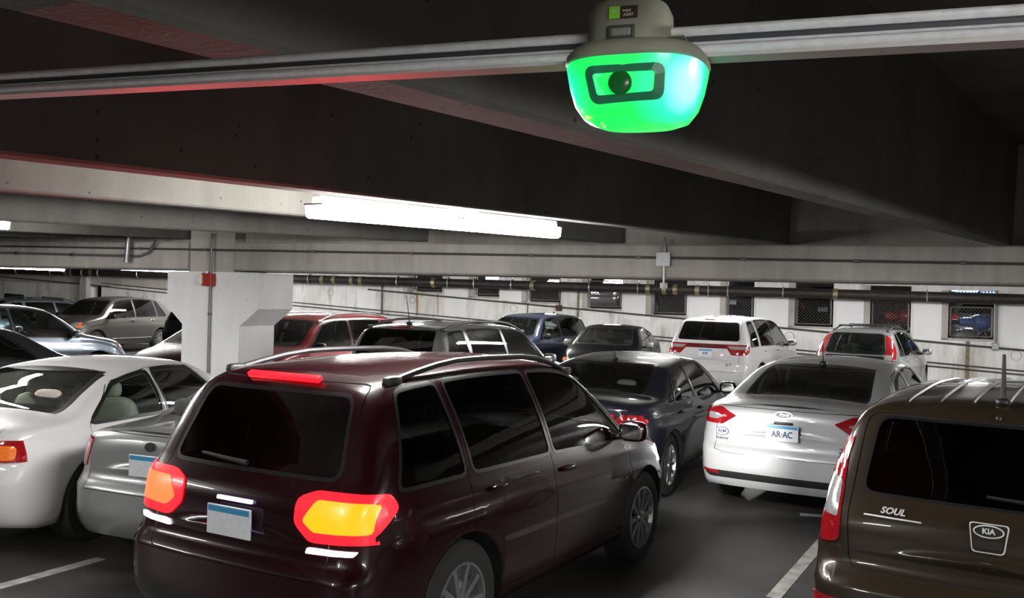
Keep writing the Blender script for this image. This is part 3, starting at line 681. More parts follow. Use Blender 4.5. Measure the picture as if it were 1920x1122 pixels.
        for rowi, row in ((0, rows[0]), (1, rows[-1])):
            h = n//2; m = 10; cols = []
            y = yy[0] if rowi == 0 else yy[-1]
            for k in range(h):
                l, r_ = row[k], row[n-1-k]; P0, P1 = l.co, r_.co; c = [l]
                for j in range(1, m):
                    t = j/m; p = P0.lerp(P1, t); bow = .03*(1-(2*t-1)**2); p.y += -bow if rowi == 0 else bow; c.append(bm.verts.new(p))
                c.append(r_); cols.append(c)
            for A, B in zip(cols, cols[1:]):
                for j in range(m): bm.faces.new((A[j], A[j+1], B[j+1], B[j]))
            t = cols[-1]
            for j in range(m): bm.faces.new((t[j], t[j+1], row[h]))
        bmesh.ops.recalc_face_normals(bm, faces=bm.faces[:])
    def warp(s, x, y, z):
        if y < .7: y = y+s.rp(z)*(1-y/.7)**2+.06*(abs(x)/(s.W/2))**2.5*(1-y/.7)**2
        e = s.L-y
        if e < .7: y = y-s.fp(z)*(1-e/.7)**2-.14*(abs(x)/(s.W/2))**2*(1-e/.7)**2
        return (x, y, z)
    def newface(s, vs, n, pid):                      # face record: [vertex ids, panel id, normal, alive, bounds...]
        P = [s.V[i] for i in vs]; xs = [p.x for p in P]; ys = [p.y for p in P]; zs = [p.z for p in P]
        f = [vs, pid, n, True, min(xs), max(xs), min(ys), max(ys), min(zs), max(zs)]; s.faces.append(f)
        if pid != -1:
            for k, c_ in (('R', n.x), ('L', -n.x), ('B', -n.y), ('F', n.y), ('T', n.z)):
                if c_ > .15: s.cls[k].append((c_, f))
        return f
    # ---- panels
    def pid(s, key, **kw):
        if key not in s.panels: s.panels[key] = dict(id=s.nextid, **kw); s.nextid += 1
        return s.panels[key]['id']
    def cut(s, mode, poly, pid, ymin=None, ymax=None, only=None, nmin=None):
        poly = ccw(poly)
        ax = {'L': (1, 2), 'R': (1, 2), 'B': (0, 2), 'F': (0, 2), 'T': (0, 1)}[mode]
        x0, x1 = min(p[0] for p in poly), max(p[0] for p in poly); z0, z1 = min(p[1] for p in poly), max(p[1] for p in poly)
        thr = nmin or {'R': .45, 'L': .45, 'B': .22, 'F': .2, 'T': .3}[mode]; i0, i1 = 4+2*ax[0], 4+2*ax[1]
        fs_ = [f for c_, f in s.cls[mode] if c_ >= thr and f[3] and f[i0+1] > x0 and f[i0] < x1 and f[i1+1] > z0 and f[i1] < z1
               and (ymin is None or f[7] >= ymin) and (ymax is None or f[6] <= ymax)]
        V, N = s.V, s.N; a0, a1 = ax; cur = [(f[0], f[1], f[2], f) for f in fs_]
        for i in range(len(poly)):
            if not cur: break
            p, q = poly[i-1], poly[i]; ex, ez = q[0]-p[0], q[1]-p[1]; ln = math.hypot(ex, ez)
            if ln < 1e-5: continue
            nx, nz = ez/ln, -ex/ln; k0 = nx*p[0]+nz*p[1]; cache = {}; nxt = []
            for vs, pd, n, f in cur:
                d = [V[j][a0]*nx+V[j][a1]*nz-k0 for j in vs]
                if max(d) <= 1e-6: nxt.append((vs, pd, n, f)); continue
                if min(d) >= -1e-6: 
                    if f is None: s.newface(vs, n, pd)
                    continue
                ins, outs = [], []; m = len(vs)
                for j in range(m):
                    va, vb, da, db = vs[j], vs[(j+1) % m], d[j], d[(j+1) % m]
                    if da <= 1e-6: ins.append(va)
                    if da >= -1e-6: outs.append(va)
                    if (da < -1e-6 and db > 1e-6) or (da > 1e-6 and db < -1e-6):
                        key = (va, vb) if va < vb else (vb, va)
                        if key not in cache:
                            t = da/(da-db); V.append(V[va].lerp(V[vb], t)); N.append(N[va].lerp(N[vb], t).normalized()); cache[key] = len(V)-1
                        ins.append(cache[key]); outs.append(cache[key])
                if f is not None: f[3] = False
                if len(outs) > 2: s.newface(outs, n, pd)
                if len(ins) > 2: nxt.append((ins, pd, n, None))
            cur = nxt
        for vs, pd, n, f in cur:
            if f is not None: f[1] = pid
            else: s.newface(vs, n, pid)
    def both(s, mode, poly, pids, **k):            # mirrored pair: mode 'S' for side, 'B','F' for ends (poly on the right)
        if mode == 'S': s.cut('R', poly, pids[0], **k); s.cut('L', poly, pids[1], **k)
        else: s.cut(mode, poly, pids[0], **k); s.cut(mode, [(-x, z) for x, z in poly], pids[1], **k)
    def rail_z(s, y): return s.ftop(y)-s.crown-.05
    def win_poly(s, l0, l1, d=0.):
        L = s.L; (b0, t0), (b1, t1) = [(a*L, c*L) for a, c in (l0, l1)]
        bot = [(b0, s.fbelt(b0)+.035), (b1, s.fbelt(b1)+.035)]
        ts = [t1+(t0-t1)*k/4 for k in range(5)]; top = [(t, s.rail_z(t)) for t in ts]
        return rpoly(bot+top, .035, 2)
    def add_side_windows(s):
        if not s.lod:
            for l0, l1 in s.b['dlo']:
                P = grow(s.win_poly(l0, l1), s.trimw)
                t = (s.pid('win_trim_r', name='window_trim', mat=M_trim, off=.002), s.pid('win_trim_l', name='window_trim', mat=M_trim, off=.002)); s.both('S', P, t, nmin=.3)
        for i, (l0, l1) in enumerate(s.b['dlo']):
            P = s.win_poly(l0, l1); s.both('S', P, (s.pid('win_r%d' % i, name='side_window', mat=s.gl, off=-.004), s.pid('win_l%d' % i, name='side_window', mat=s.gl, off=-.004)), nmin=.3)
    def add_doors(s):
        L = s.L; d = s.b['dlo']; (pb, pt) = d[-1][0]; (fb, ft) = d[-1][1]; (rb, rt) = d[-2][0] if len(d) > 2 else (d[0][0][0]+.005, d[0][0][1])
        yb = (pb-.0075)*L; zs = s.b['sill']+.10
        front = [(yb, zs), ((fb-.005)*L, zs), ((fb+.012)*L, s.fbelt(fb*L)*.75), ((fb+.005)*L, s.fbelt(fb*L)+.01), (ft*L+.03, s.rail_z(ft*L)+.028), ((pt-.0075)*L, s.rail_z(pt*L)+.03)]
        ar = s.b['ax'][0]*L; rr = s.b['R']+.075
        rear = [(yb, zs), ((pt-.0075)*L, s.rail_z(pt*L)+.03), ((rt-.008)*L, s.rail_z(rt*L)+.028), ((rb-.012)*L, s.fbelt(rb*L)+.01), (max((rb-.012)*L, ar-.02), s.b['R']*2+.06), (ar+rr*.75, s.b['R']+rr*.62), (ar+rr, s.b['R']), (ar+rr+.02, zs)]
        for nm, P in (('fd', front), ('rd', rear)):
            P = ccw(P)
            # keep the polygon convex
            H_ = []
            for p in sorted(set(P)):
                while len(H_) >= 2 and (H_[-1][0]-H_[-2][0])*(p[1]-H_[-2][1])-(H_[-1][1]-H_[-2][1])*(p[0]-H_[-2][0]) <= 0: H_.pop()
                H_.append(p)
            U_ = []
            for p in sorted(set(P), reverse=True):
                while len(U_) >= 2 and (U_[-1][0]-U_[-2][0])*(p[1]-U_[-2][1])-(U_[-1][1]-U_[-2][1])*(p[0]-U_[-2][0]) <= 0: U_.pop()
                U_.append(p)
            P = H_[:-1]+U_[:-1]
            s.both('S', grow(P, .006), (s.pid('gap_r'+nm, name='panel_gap', mat=M_seam, off=-.004), s.pid('gap_l'+nm, name='panel_gap', mat=M_seam, off=-.004)))
            s.both('S', P, (s.pid(nm+'_r', name='door', mat=s.paint), s.pid(nm+'_l', name='door', mat=s.paint)))
    def lamp(s, key, name, mat, B=None, Sd=None, F=None, off=.006, parent=None, mirror=True, ymax=None, ymin=None):
        for sgn, sd in (((1, 'r'), (-1, 'l')) if mirror else ((1, 'r'),)):
            pid = s.pid(key+sd, name=name, mat=mat, off=off, parent=(parent+sd) if parent else None)
            for P in (B or []): s.cut('B', [(sgn*x, z) for x, z in P], pid, ymax=ymax if ymax is not None else 1.2, nmin=.5 if Sd else None)
            for P in (F or []): s.cut('F', [(sgn*x, z) for x, z in P], pid, ymin=ymin if ymin is not None else s.L-1.4, nmin=.45 if Sd else None)
            for P in (Sd or []): s.cut('R' if sgn > 0 else 'L', P, pid)
    def panel(s, key, name, mat, mode, P, off=0., parent=None, gap=0., **k):
        if gap: s.cut(mode, grow(P, gap), s.pid('gap_'+key, name='panel_gap', mat=M_seam, off=-.004), **k)
        s.cut(mode, P, s.pid(key, name=name, mat=mat, off=off, parent=parent), **k)
    def rear_window(s, P, trim=.03, **k):
        P = rpoly(P, .06, 3)
        if trim: s.cut('B', grow(P, trim), s.pid('rw_trim', name='rear_window_trim', mat=M_trim, off=.001), ymax=2.2, nmin=.16)
        s.cut('B', P, s.pid('rw', name='rear_window', mat=s.rgl if hasattr(s, 'rgl') else s.gl, off=-.003), ymax=2.2, nmin=.16)
    def windshield(s, P, trim=.025):
        P = rpoly(P, .06, 3)
        if trim: s.cut('F', grow(P, trim), s.pid('ws_trim', name='windshield_trim', mat=M_trim, off=.001), ymin=s.L*.45, ymax=s.L*.82, nmin=.16)
        s.cut('F', P, s.pid('ws', name='windshield', mat=s.gl if s.lod else G_clear, off=-.003), ymin=s.L*.45, ymax=s.L*.82, nmin=.16)
    # ---- surface queries (car space)
    def back(s, x, z): h = s.bvh.ray_cast(Vector((x, -1, z)), Vector((0, 1, 0))); return h[0], h[1]
    def front(s, x, z): h = s.bvh.ray_cast(Vector((x, s.L+1, z)), Vector((0, -1, 0))); return h[0], h[1]
    def side(s, y, z, sg=1): h = s.bvh.ray_cast(Vector((sg*3, y, z)), Vector((-sg, 0, 0))); return h[0], h[1]
    def topp(s, x, y): h = s.bvh.ray_cast(Vector((x, y, 3)), Vector((0, 0, -1))); return h[0], h[1]
    def add(s, name, bm, mat, parent=None, smooth=True, mw=None, angle=40):
        o = obj(name, bm, mat, None, smooth, angle)
        if mw is not None: o.matrix_basis = mw
        o.parent = s.root
        if parent is not None:
            o.parent = parent; o.matrix_basis = parent.matrix_basis.inverted() @ (mw if mw is not None else Matrix())
        return o
    def add_wheels(s):
        wm = wheel_meshes(); R = s.b['R']
        for ya in s.b['ax']:
            for sg in (1, -1):
                x = sg*(s.fhw(ya*s.L)*.985-.115)
                w = bpy.data.objects.new('wheel', wm['tyre']); C.objects.link(w); w.parent = s.root; w.location = (x, ya*s.L, R); w.scale = (R*.33/.33*.33*1.0, R, R); w.scale = (.32, R, R)
                if sg < 0: w.rotation_euler = (0, 0, math.pi)
                r = bpy.data.objects.new('rim', wm['rim']); C.objects.link(r); r.parent = w
    def mirrors(s, y=None, mat=None):
        y = y if y is not None else (s.b['dlo'][-1][1][0]-.035)*s.L; z = s.fbelt(y)+.07
        for sg in (1, -1):
            p, n_ = s.side(y, z-.03, sg)
            if p is None: continue
            bm = nb(); sellip(bm, (p.x+sg*.13, y+.02, z+.03), (.105, .055, .075), .6); m_ = s.add('mirror', bm, mat or s.paint)
            bm = nb(); tube(bm, [(p.x-sg*.02, y+.02, z-.03), (p.x+sg*.09, y+.02, z)], .022, 8); s.add('mirror_stem', bm, M_trim, m_)
            bm = nb(); sellip(bm, (p.x+sg*.13, y-.036, z+.03), (.088, .004, .06), .55, 14, 8); s.add('mirror_glass', bm, M_chrome, m_)
    def plate(s, z, txt=None, bg=None, x=0, w=.305, h=.152, top=None, front=False):
        p, n_ = (s.front if front else s.back)(x, z); n_ = Vector((0, 1 if front else -1, 0)); yy_ = [v.y for v in ((s.front if front else s.back)(xx, zz)[0] for xx in np.linspace(x-w/2, x+w/2, 9) for zz in np.linspace(z-h/2, z+h/2, 15)) if v is not None]; p = Vector((x, max(yy_) if front else min(yy_), z)); mw = Matrix.Translation(p+n_*.012) @ frame(n_)
        bm = nb(); box(bm, -w/2, w/2, -h/2, h/2, -.01, .002, .003); pl_ = s.add('license_plate', bm, bg or M_plate, mw=mw, smooth=False)
        bm = nb(); box(bm, -w/2+.008, w/2-.008, h/2-.035, h/2-.006, .002, .003); s.add('plate_band', bm, top or M_plblue, pl_, False, mw)
        if txt:
            me = text_mesh(txt, .082, .001, bold=.002); o = link('plate_lettering', me, M_pltxt, pl_); o.matrix_basis = Matrix.Translation((-.0, -.014, .0055)) @ Matrix.Scale(.84, 4, Vector((1, 0, 0)))
        return pl_, mw
    def stick(s, name, me_or_bm, mat, x, z, off=.004, scale=1, parent=None, face='B', dy=0.):
        p, n_ = s.back(x, z) if face == 'B' else s.front(x, z)
        mw = Matrix.Translation(p+n_*off) @ frame(n_) @ Matrix.Translation((0, dy, 0)) @ Matrix.Scale(scale, 4)
        if isinstance(me_or_bm, bpy.types.Mesh): o = link(name, me_or_bm, mat); o.matrix_basis = mw; o.parent = s.root
        else: o = s.add(name, me_or_bm, mat, mw=mw)
        return o
    def antenna(s, x, y, h=.4, lean=-.25, base=.035, r=.004):
        p, n_ = s.topp(x, y); bm = nb(); sellip(bm, tuple(p+Vector((0, 0, base*.4))), (base, base*1.4, base*.6), .8, 14, 8); b_ = s.add('antenna_base', bm, M_black)
        bm = nb(); tube(bm, [p+Vector((0, 0, .02)), p+Vector((0, lean*h, h))], [r*1.8, r], 8); s.add('antenna_mast', bm, M_black)
    def fin(s, x, y, mat=None):
        p, n_ = s.topp(x, y); bm = nb(); prism(bm, [(y-.09, p.z+.07), (y-.11, p.z-.01), (y+.12, p.z-.01), (y-.03, p.z+.065)], lambda q_, k: (x+(.018 if k else -.018), q_[0], q_[1])); s.add('antenna_fin', bm, mat or s.paint)
    def rails(s, y0, y1, xk=.80, h=.06, mat=None, cross=False):
        ps = []
        for sg in (1, -1):
            pts = []
            for k in range(11):
                y = y0+(y1-y0)*k/10; x = sg*xk*(s.fhw(y)*.945-s.tumble*(s.ftop(y)-s.crown-s.fbelt(y))); p, n_ = s.topp(x, y); pts.append(p+Vector((0, 0, h*min(1, 4*k/10, 4*(1-k/10))+.006)))
            bm = nb(); tube(bm, pts, .018, 8); s.add('roof_rail', bm, mat or M_black); ps.append(pts)
            for k in (0, 10):
                bm = nb(); sellip(bm, tuple(pts[k]+Vector((0, 0, .0))), (.03, .07, .03), .6, 12, 6); s.add('rail_foot', bm, mat or M_black)
        if cross:
            for k in (2, 7):
                bm = nb(); a, b_ = ps[0][k]+Vector((0, 0, .035)), ps[1][k]+Vector((0, 0, .035)); tube(bm, [a+Vector((0, 0, -.04)), a, b_, b_+Vector((0, 0, -.04))], .017, 8); s.add('crossbar', bm, M_black)
    def handles(s, mat=None):
        L = s.L; d = s.b['dlo']
        ys = [(d[-1][0][0]+.03)*L, ((d[-2][0][0] if len(d) > 1 else .2)+.045)*L]
        for i, y in enumerate(ys):
            z = s.fbelt(y)-.085
            for sg, sd in ((1, 'r'), (-1, 'l')):
                p, n_ = s.side(y, z, sg); bm = nb(); sellip(bm, tuple(p+n_*.018), (.016, .095, .018), .6, 12, 6); o = s.add('door_handle', bm, mat or s.paint)
                s.hnd = getattr(s, 'hnd', []); s.hnd.append((o, ('fd_' if i == 0 else 'rd_')+sd))
    def wiper(s, x0, x1, z0, z1):
        a, na = s.back(x0, z0); b_, nb_ = s.back(x1, z1); bm = nb(); pts = []
        for k in range(7):
            t = k/6; p, n_ = s.back(x0+(x1-x0)*t, z0+(z1-z0)*t); pts.append(p+n_*.02)
        tube(bm, pts, [.014, .013, .012, .011, .01, .009, .008], 6); s.add('rear_wiper', bm, M_black)
    def cabin(s):
        L, H, W_ = s.L, s.H, s.W; yb = s.b['dlo'][-1][0][0]*L; zs = .27*H+.1
        def seat(x, y, w, bench=False):
            bm = nb(); sellip(bm, (x, y+.25, zs), (w, .27, .10), .5); st = s.add('bench_seat' if bench else 'seat', bm, s.seats)
            bm = nb(); sellip(bm, (x, y-.06, zs+.30), (w, .085, .28), .5)
            for v in bm.verts: v.co.y -= .25*(v.co.z-zs)
            s.add('backrest', bm, s.seats, st)
            for hx in ((-.33, .33) if bench else (0,)):
                bm = nb(); sellip(bm, (x+hx, y-.215, zs+.64), (.115, .05, .07), .6, 14, 8); s.add('headrest', bm, s.seats, st)
                bm = nb()
                for q_ in (-.05, .05): tube(bm, [(x+hx+q_, y-.19, zs+.5), (x+hx+q_, y-.21, zs+.63)], .006, 6)
                s.add('headrest_post', bm, M_chrome, st)
        seat(-.36, yb-.05, .25); seat(.36, yb-.05, .25); seat(0, yb-(.82 if s.H < 1.5 else .95), .60*W_/1.8, True)
        ydash = (s.b['dlo'][-1][1][0]+.0)*L
        bm = nb(); sellip(bm, (0, ydash+.02, s.fbelt(ydash)-.13), (.66*W_/1.8, .22, .13), .45); s.add('dashboard', bm, M_lining)
        c = Vector((-.36, ydash-.42, s.fbelt(ydash)-.06)); bm = nb(); pts = [c+Vector((.18*math.cos(a), .18*math.sin(a)*-.35, .18*math.sin(a)*.93)) for a in [2*math.pi*k/20 for k in range(21)]]; tube(bm, pts, .016, 6, cap=False); sw = s.add('steering_wheel', bm, M_black)
        bm = nb(); tube(bm, [c+Vector((-.17, 0, 0)), c+Vector((.17, 0, 0))], .02, 6); tube(bm, [c, c+Vector((0, .3, -.1))], .03, 6); s.add('wheel_hub', bm, M_black, sw)
        bm = nb(); yy_ = s.b['dlo'][-1][1][1]*L+.12; sellip(bm, (0, yy_, s.ftop(yy_)-.17), (.12, .02, .035), .6, 12, 6); s.add('rear_view_mirror', bm, M_black)
        bm = nb(); sellip(bm, (0, .5*L, .30), (.70*W_/1.8, .36*L, .06), .3); s.add('cabin_floor', bm, M_lining)
    def finish(s):
        groups = {}
        for f in s.faces:
            if f[3]: groups.setdefault(f[1], []).append(f)
        made = {}; todo = [('underbody', 'underbody', M_under, 0., -1, None), ('body', 'body', s.paint, 0., 0, None)]
        for k, v in s.panels.items(): todo.append((k, v['name'], v['mat'], v.get('off', 0.), v['id'], v.get('parent')))
        body_f = []; split_done = {}
        for key, name, mat, off, pid, par in todo:
            F_ = groups.get(pid)
            if not F_: continue
            vm = {}; co = []; nn = []; fc = []
            for f in F_:
                q_ = []
                for v in f[0]:
                    if v not in vm: vm[v] = len(co); co.append(s.V[v]+s.N[v]*off); nn.append(s.N[v].copy())
                    q_.append(vm[v])
                fc.append(q_)
            if key.startswith('gap') and not split_done.get(key):
                par_ = list(range(len(co)))
                def root_(i):
                    while par_[i] != i: par_[i] = par_[par_[i]]; i = par_[i]
                    return i
                for q_ in fc:
                    for i in q_[1:]: par_[root_(i)] = root_(q_[0])
                comp = {}
                for f, q_ in zip(F_, fc): comp.setdefault(root_(q_[0]), []).append(f)
                if len(comp) > 1:
                    for j, (k_, ff) in enumerate(comp.items()):
                        split_done[key+str(j)] = True; groups[(key, j)] = ff; todo.append((key+str(j), name, mat, off, (key, j), par))
                    continue
            nf = len(fc); extra = []
            if abs(off) > .0035 and off > 0:
                cnt = {}
                for f in F_:
                    for j in range(len(f[0])):
                        va, vb = f[0][j], f[0][(j+1) % len(f[0])]; cnt.setdefault((va, vb) if va < vb else (vb, va), []).append((va, vb))
                base = {}
                for e_, ls in cnt.items():
                    if len(ls) == 1:
                        a, b_ = ls[0]
                        for v_ in (a, b_):
                            if v_ not in base: base[v_] = len(co); i0 = vm[v_]; co.append(co[i0]-nn[i0]*(off+.002)); nn.append(nn[i0])
                        extra.append([vm[b_], vm[a], base[a], base[b_]])
            me = bpy.data.meshes.new(name); me.from_pydata([tuple(c) for c in co], [], fc+extra)
            me.polygons.foreach_set('use_smooth', [True]*len(me.polygons))
            if not extra and key != 'underbody': me.normals_split_custom_set_from_vertices([tuple(n_) for n_ in nn])
            elif extra: me.set_sharp_from_angle(angle=.7)
            o = link(name, me, mat, s.root); made[key] = o
            if s.interior and key != 'underbody' and not key.startswith('gap') and mat in (s.paint, M_trim): body_f += F_
        for key, name, mat, off, pid, par in todo:
            if par and key in made and par in made: made[key].parent = made[par]
        for o, key in getattr(s, 'hnd', []):
            if key in made: o.parent = made[key]
        if s.interior and body_f:
            vm = {}; co = []; fc = []
            for f in body_f:
                q_ = []
                for v in f[0]:
                    if v not in vm: vm[v] = len(co); co.append(tuple(s.V[v]-s.N[v]*.022))
                    q_.append(vm[v])
                fc.append(q_[::-1])
            me = bpy.data.meshes.new('lining'); me.from_pydata(co, [], fc); link('cabin_lining', me, M_lining, s.root); s.cabin()
        s.made = made; return s.root
def oval(a, b, t=.004, n=28):
    bm = nb(); v = [bm.verts.new((a*math.cos(2*math.pi*k/n), b*math.sin(2*math.pi*k/n), z)) for z in (0, t) for k in range(n)]
    bm.faces.new(v[:n][::-1]); bm.faces.new(v[n:])
    for k in range(n): bm.faces.new((v[k], v[(k+1) % n], v[n+(k+1) % n], v[n+k]))
    return bm
def paint(name, col, metal=.0, rough=.35, coat=1.0, spec=.5): return pm(name, col, rough, metal, coat, noise=.03, nscale=400, spec=spec)
#PART4
# ================================================================ THE CARS
RP_SEDAN = [(.15, .16), (.25, .09), (.36, .02), (.45, 0), (.62, .0), (.66, .045), (.72, .06), (.9, .05), (1.0, .035), (1.08, .05), (1.5, .05)]
RP_SUV = [(.2, .16), (.3, .08), (.42, .01), (.5, 0), (.66, .0), (.71, .05), (.8, .065), (1.0, .06), (1.1, .07), (1.8, .05)]
FP = [(.15, .16), (.3, .03), (.5, 0), (.62, .03), (.8, .12), (1.2, .15)]
M_badge = pm('badge_silver', (.72, .73, .75), .3, .35, noise=.05)
P_white = paint('silver_white_paint', (.46, .47, .49), .15, .3)
P_navy = paint('dark_blue_grey_paint', (.009, .010, .018), .0, .45, .6, .1)
P_corolla = paint('white_paint', (.50, .495, .50), 0, .35)
P_brown = paint('dark_brown_paint', (.024, .017, .010), .2, .3, .8, .3)
P_pure = paint('bright_white_paint', (.52, .52, .53), 0, .35)
P_silver = paint('silver_paint', (.26, .27, .275), .5, .32)
P_blue = paint('slate_blue_paint', (.030, .037, .07), .3, .3)
P_black = paint('black_paint', (.003, .003, .0035), .0, .3, .10, .04)
P_greige = paint('warm_grey_paint', (.13, .122, .112), .6, .32)
P_bluegrey = paint('pale_blue_grey_paint', (.20, .235, .29), .6, .3)
P_red = paint('deep_red_paint', (.22, .008, .012), .3, .3)
P_glowtint = paint('near_black_glow_tint_paint', (.013, .0012, .0025), .0, .25, .5, .2)  # near-black body colour with the red brake-lamp glow tinted in
P_char = paint('charcoal_paint', (.03, .03, .032), .4, .3)

# ---- white sedan with the blue plate (right of centre)
c = Car('parked_sedan', 'silver-white sedan with blue-topped licence plate and oval sticker, parked right of centre', 2.57, 8.82, 31.5, 4.87, 1.852, 1.478, SEDAN, P_white, glassm=G_mid, rearprof=RP_SEDAN, frontprof=FP, group=None)
c.panel('boot', 'boot_lid', P_white, 'B', [(-.66, .63), (-.56, .60), (.56, .60), (.66, .63), (.66, 1.04), (-.66, 1.04)], gap=.005, ymax=.5)
c.panel('diff', 'lower_bumper', M_black, 'B', rpoly([(-.72, .35), (.72, .35), (.80, .42), (-.80, .42)], .02), ymax=.6)
c.lamp('refl', 'bumper_reflector', M_redlens, B=[[(.60, .385), (.78, .40), (.78, .425), (.62, .415)]])
c.lamp('tail', 'tail_lamp', M_redlens, B=[rpoly([(.46, .955), (.60, .865), (1.0, .865), (1.0, 1.03), (.62, 1.025)], .015, 2)], Sd=[[(-.1, .865), (.26, .88), (.36, .96), (.28, 1.02), (-.1, 1.03)]])
c.lamp('rev', 'reverse_lens', M_clearlens, B=[rpoly([(.58, .945), (.66, .91), (.76, .91), (.76, .965), (.68, .97)], .012, 2)], parent='tail', off=.008)
c.rear_window([(-.60, 1.10), (.60, 1.10), (.52, 1.385), (-.52, 1.385)]); c.windshield([(-.66, 1.05), (.66, 1.05), (.54, 1.39), (-.54, 1.39)])
c.lamp('head', 'head_lamp', M_clearlens, F=[[(.46, .62), (.95, .68), (.95, .78), (.50, .70)]])
c.plate(.835, 'AR·AC')
bm = nb(); box(bm, -.09, .09, -.012, .012, 0, .006, .003); c.stick('boot_latch', bm, M_black, 0, .925)
e_ = c.stick('emblem', oval(.085, .034, .006), M_badge, 0, 1.0); bm = oval(.076, .027, .008); c.stick('emblem_field', bm, pm('emblem_navy', (.01, .02, .06), .3), 0, 1.0)
c.stick('emblem_lettering', text_mesh('Ford', .045, .001, .3), M_badge, 0, 1.0, .014)
c.stick('sticker_ring', oval(.068, .040, .002), M_pltxt, -.60, .795); c.stick('sticker_field', oval(.062, .034, .003), M_plate, -.60, .795, .0045)
c.stick('sticker_lettering', text_mesh('REM', .045, .001, 0, .001), M_pltxt, -.60, .795, .009); c.stick('sticker_caption', text_mesh('FUSION', .034, .001, .2), M_chrome, -.60, .725, .006)
bm = nb(); box(bm, -.05, .05, -.012, .012, 0, .003); c.stick('badge', bm, M_plblue, .56, .70); bm = nb(); box(bm, -.045, .045, -.007, .007, 0, .003); c.stick('badge', bm, M_chrome, .56, .735)
c.mirrors(); c.handles(); c.antenna(0, 1.56, .24, -.12, .045, .005); c.finish()

# ---- dark blue sedan
c = Car('parked_sedan', 'dark blue-grey sedan with teal licence plate left of the white sedan', .56, 9.40, 25.5, 4.5, 1.752, 1.435, SEDAN, P_navy, glassm=G_mid, rearprof=RP_SEDAN, frontprof=FP, group=None,
        over=dict(dlo=[((.185, .285), (.235, .285)), ((.245, .295), (.425, .415)), ((.44, .43), (.715, .58))]))
c.panel('boot', 'boot_lid', P_navy, 'B', [(-.60, .62), (.60, .62), (.62, 1.0), (-.62, 1.0)], gap=.005, ymax=.5)
c.lamp('tail', 'tail_lamp', M_redlens, B=[rpoly([(.50, .74), (1.0, .74), (1.0, .90), (.58, .92), (.50, .86)], .02, 2)], Sd=[[(-.1, .74), (.20, .78), (.27, .86), (.1, .91), (-.1, .91)]])
c.lamp('tail2', 'boot_lamp', M_redlens, B=[rpoly([(.34, .83), (.495, .80), (.495, .92), (.36, .91)], .012, 2)])
c.lamp('rev', 'reverse_lens', M_clearlens, B=[rpoly([(.53, .755), (.64, .755), (.64, .815), (.53, .815)], .03, 3)], parent='tail', off=.009)
c.rear_window([(-.58, 1.06), (.58, 1.06), (.50, 1.345), (-.50, 1.345)]); c.windshield([(-.64, 1.03), (.64, 1.03), (.52, 1.35), (-.52, 1.35)])
c.lamp('head', 'head_lamp', M_clearlens, F=[[(.46, .60), (.92, .66), (.92, .76), (.50, .68)]])
c.plate(.79, None, M_teal, top=pm('plate_pale_teal', (.25, .55, .55), .4))
def h_emblem(c, x, z, k=1.0, face='B'):
    bm = nb()
    for q_ in (-1, 1): box(bm, q_*.03*k-.007*k, q_*.03*k+.007*k, -.028*k, .028*k, 0, .006)
    box(bm, -.03*k, .03*k, -.006*k, .006*k, 0, .005); c.stick('emblem', bm, M_chrome, x, z, face=face)
h_emblem(c, 0, .93); bm = nb(); box(bm, -.12, .12, -.04, .04, 0, .002, .001); c.stick('bumper_sticker', bm, pm('dull_blue_sticker', (.04, .08, .14), .5), .36, .70)
bm = nb(); box(bm, -.10, .10, -.006, .006, 0, .004, .001); c.stick('badge_lettering', bm, M_chrome, .52, .96)
c.mirrors(); c.handles(); c.antenna(0, 1.5, .16, -.5, .03); c.finish()

# ---- white sedan at the left edge
c = Car('parked_sedan', 'white sedan with pale seats and small red tail lamp at the left edge', -4.29, 6.80, 11.0, 4.42, 1.695, 1.385, SEDAN, P_corolla, glassm=G_clear, seats=M_seatb, rearprof=RP_SEDAN, frontprof=FP, group=None, trimw=.028,
        over=dict(dlo=[((.205, .30), (.435, .425)), ((.455, .445), (.70, .585))]))
c.panel('boot', 'boot_lid', P_corolla, 'B', [(-.56, .60), (.56, .60), (.58, .98), (-.58, .98)], gap=.005, ymax=.5)
c.lamp('tail', 'tail_lamp', M_redlens, B=[rpoly([(.46, .74), (1.0, .74), (1.0, .88), (.60, .90), (.46, .86)], .04, 3)], Sd=[rpoly([(-.2, .74), (.06, .745), (.13, .80), (.08, .875), (-.2, .885)], .05, 3)])
c.lamp('ind', 'indicator_lens', M_amber, B=[rpoly([(.58, .755), (.70, .755), (.70, .855), (.58, .865)], .03, 3)], parent='tail', off=.008)
c.rear_window([(-.58, 1.025), (.58, 1.025), (.50, 1.30), (-.50, 1.30)], .045); c.windshield([(-.62, 1.0), (.62, 1.0), (.51, 1.30), (-.51, 1.30)])
c.plate(.80); c.mirrors(); c.handles(M_trim); c.finish()

# ---- brown box hatchback in the right foreground
BOX = dict(top=[(0, .52), (.004, .60), (.012, .645), (.022, .675), (.045, .78), (.072, .90), (.088, .945), (.115, .968), (.2, .985), (.35, 1.0), (.5, .995), (.62, .965), (.68, .93), (.78, .70), (.86, .65), (.93, .57), (.98, .47), (1, .38)],
           belt=[(0, .50), (.03, .61), (.1, .63), (.4, .64), (.7, .62), (.8, .6), (.93, .48), (1, .34)],
           hw=[(0, .80), (.006, .87), (.02, .92), (.06, .96), (.14, .985), (.3, 1), (.7, 1), (.88, .97), (.96, .86), (1, .68)],
           dlo=[((.10, .135), (.19, .185)), ((.21, .20), (.43, .425)), ((.445, .44), (.745, .66))], ax=(.17, .80), R=.33, sill=.24)
RP_BOX = [(.2, .10), (.3, .04), (.42, -.03), (.62, -.04), (.68, .03), (.74, .06), (.9, .05), (1.06, .055), (1.6, .03)]
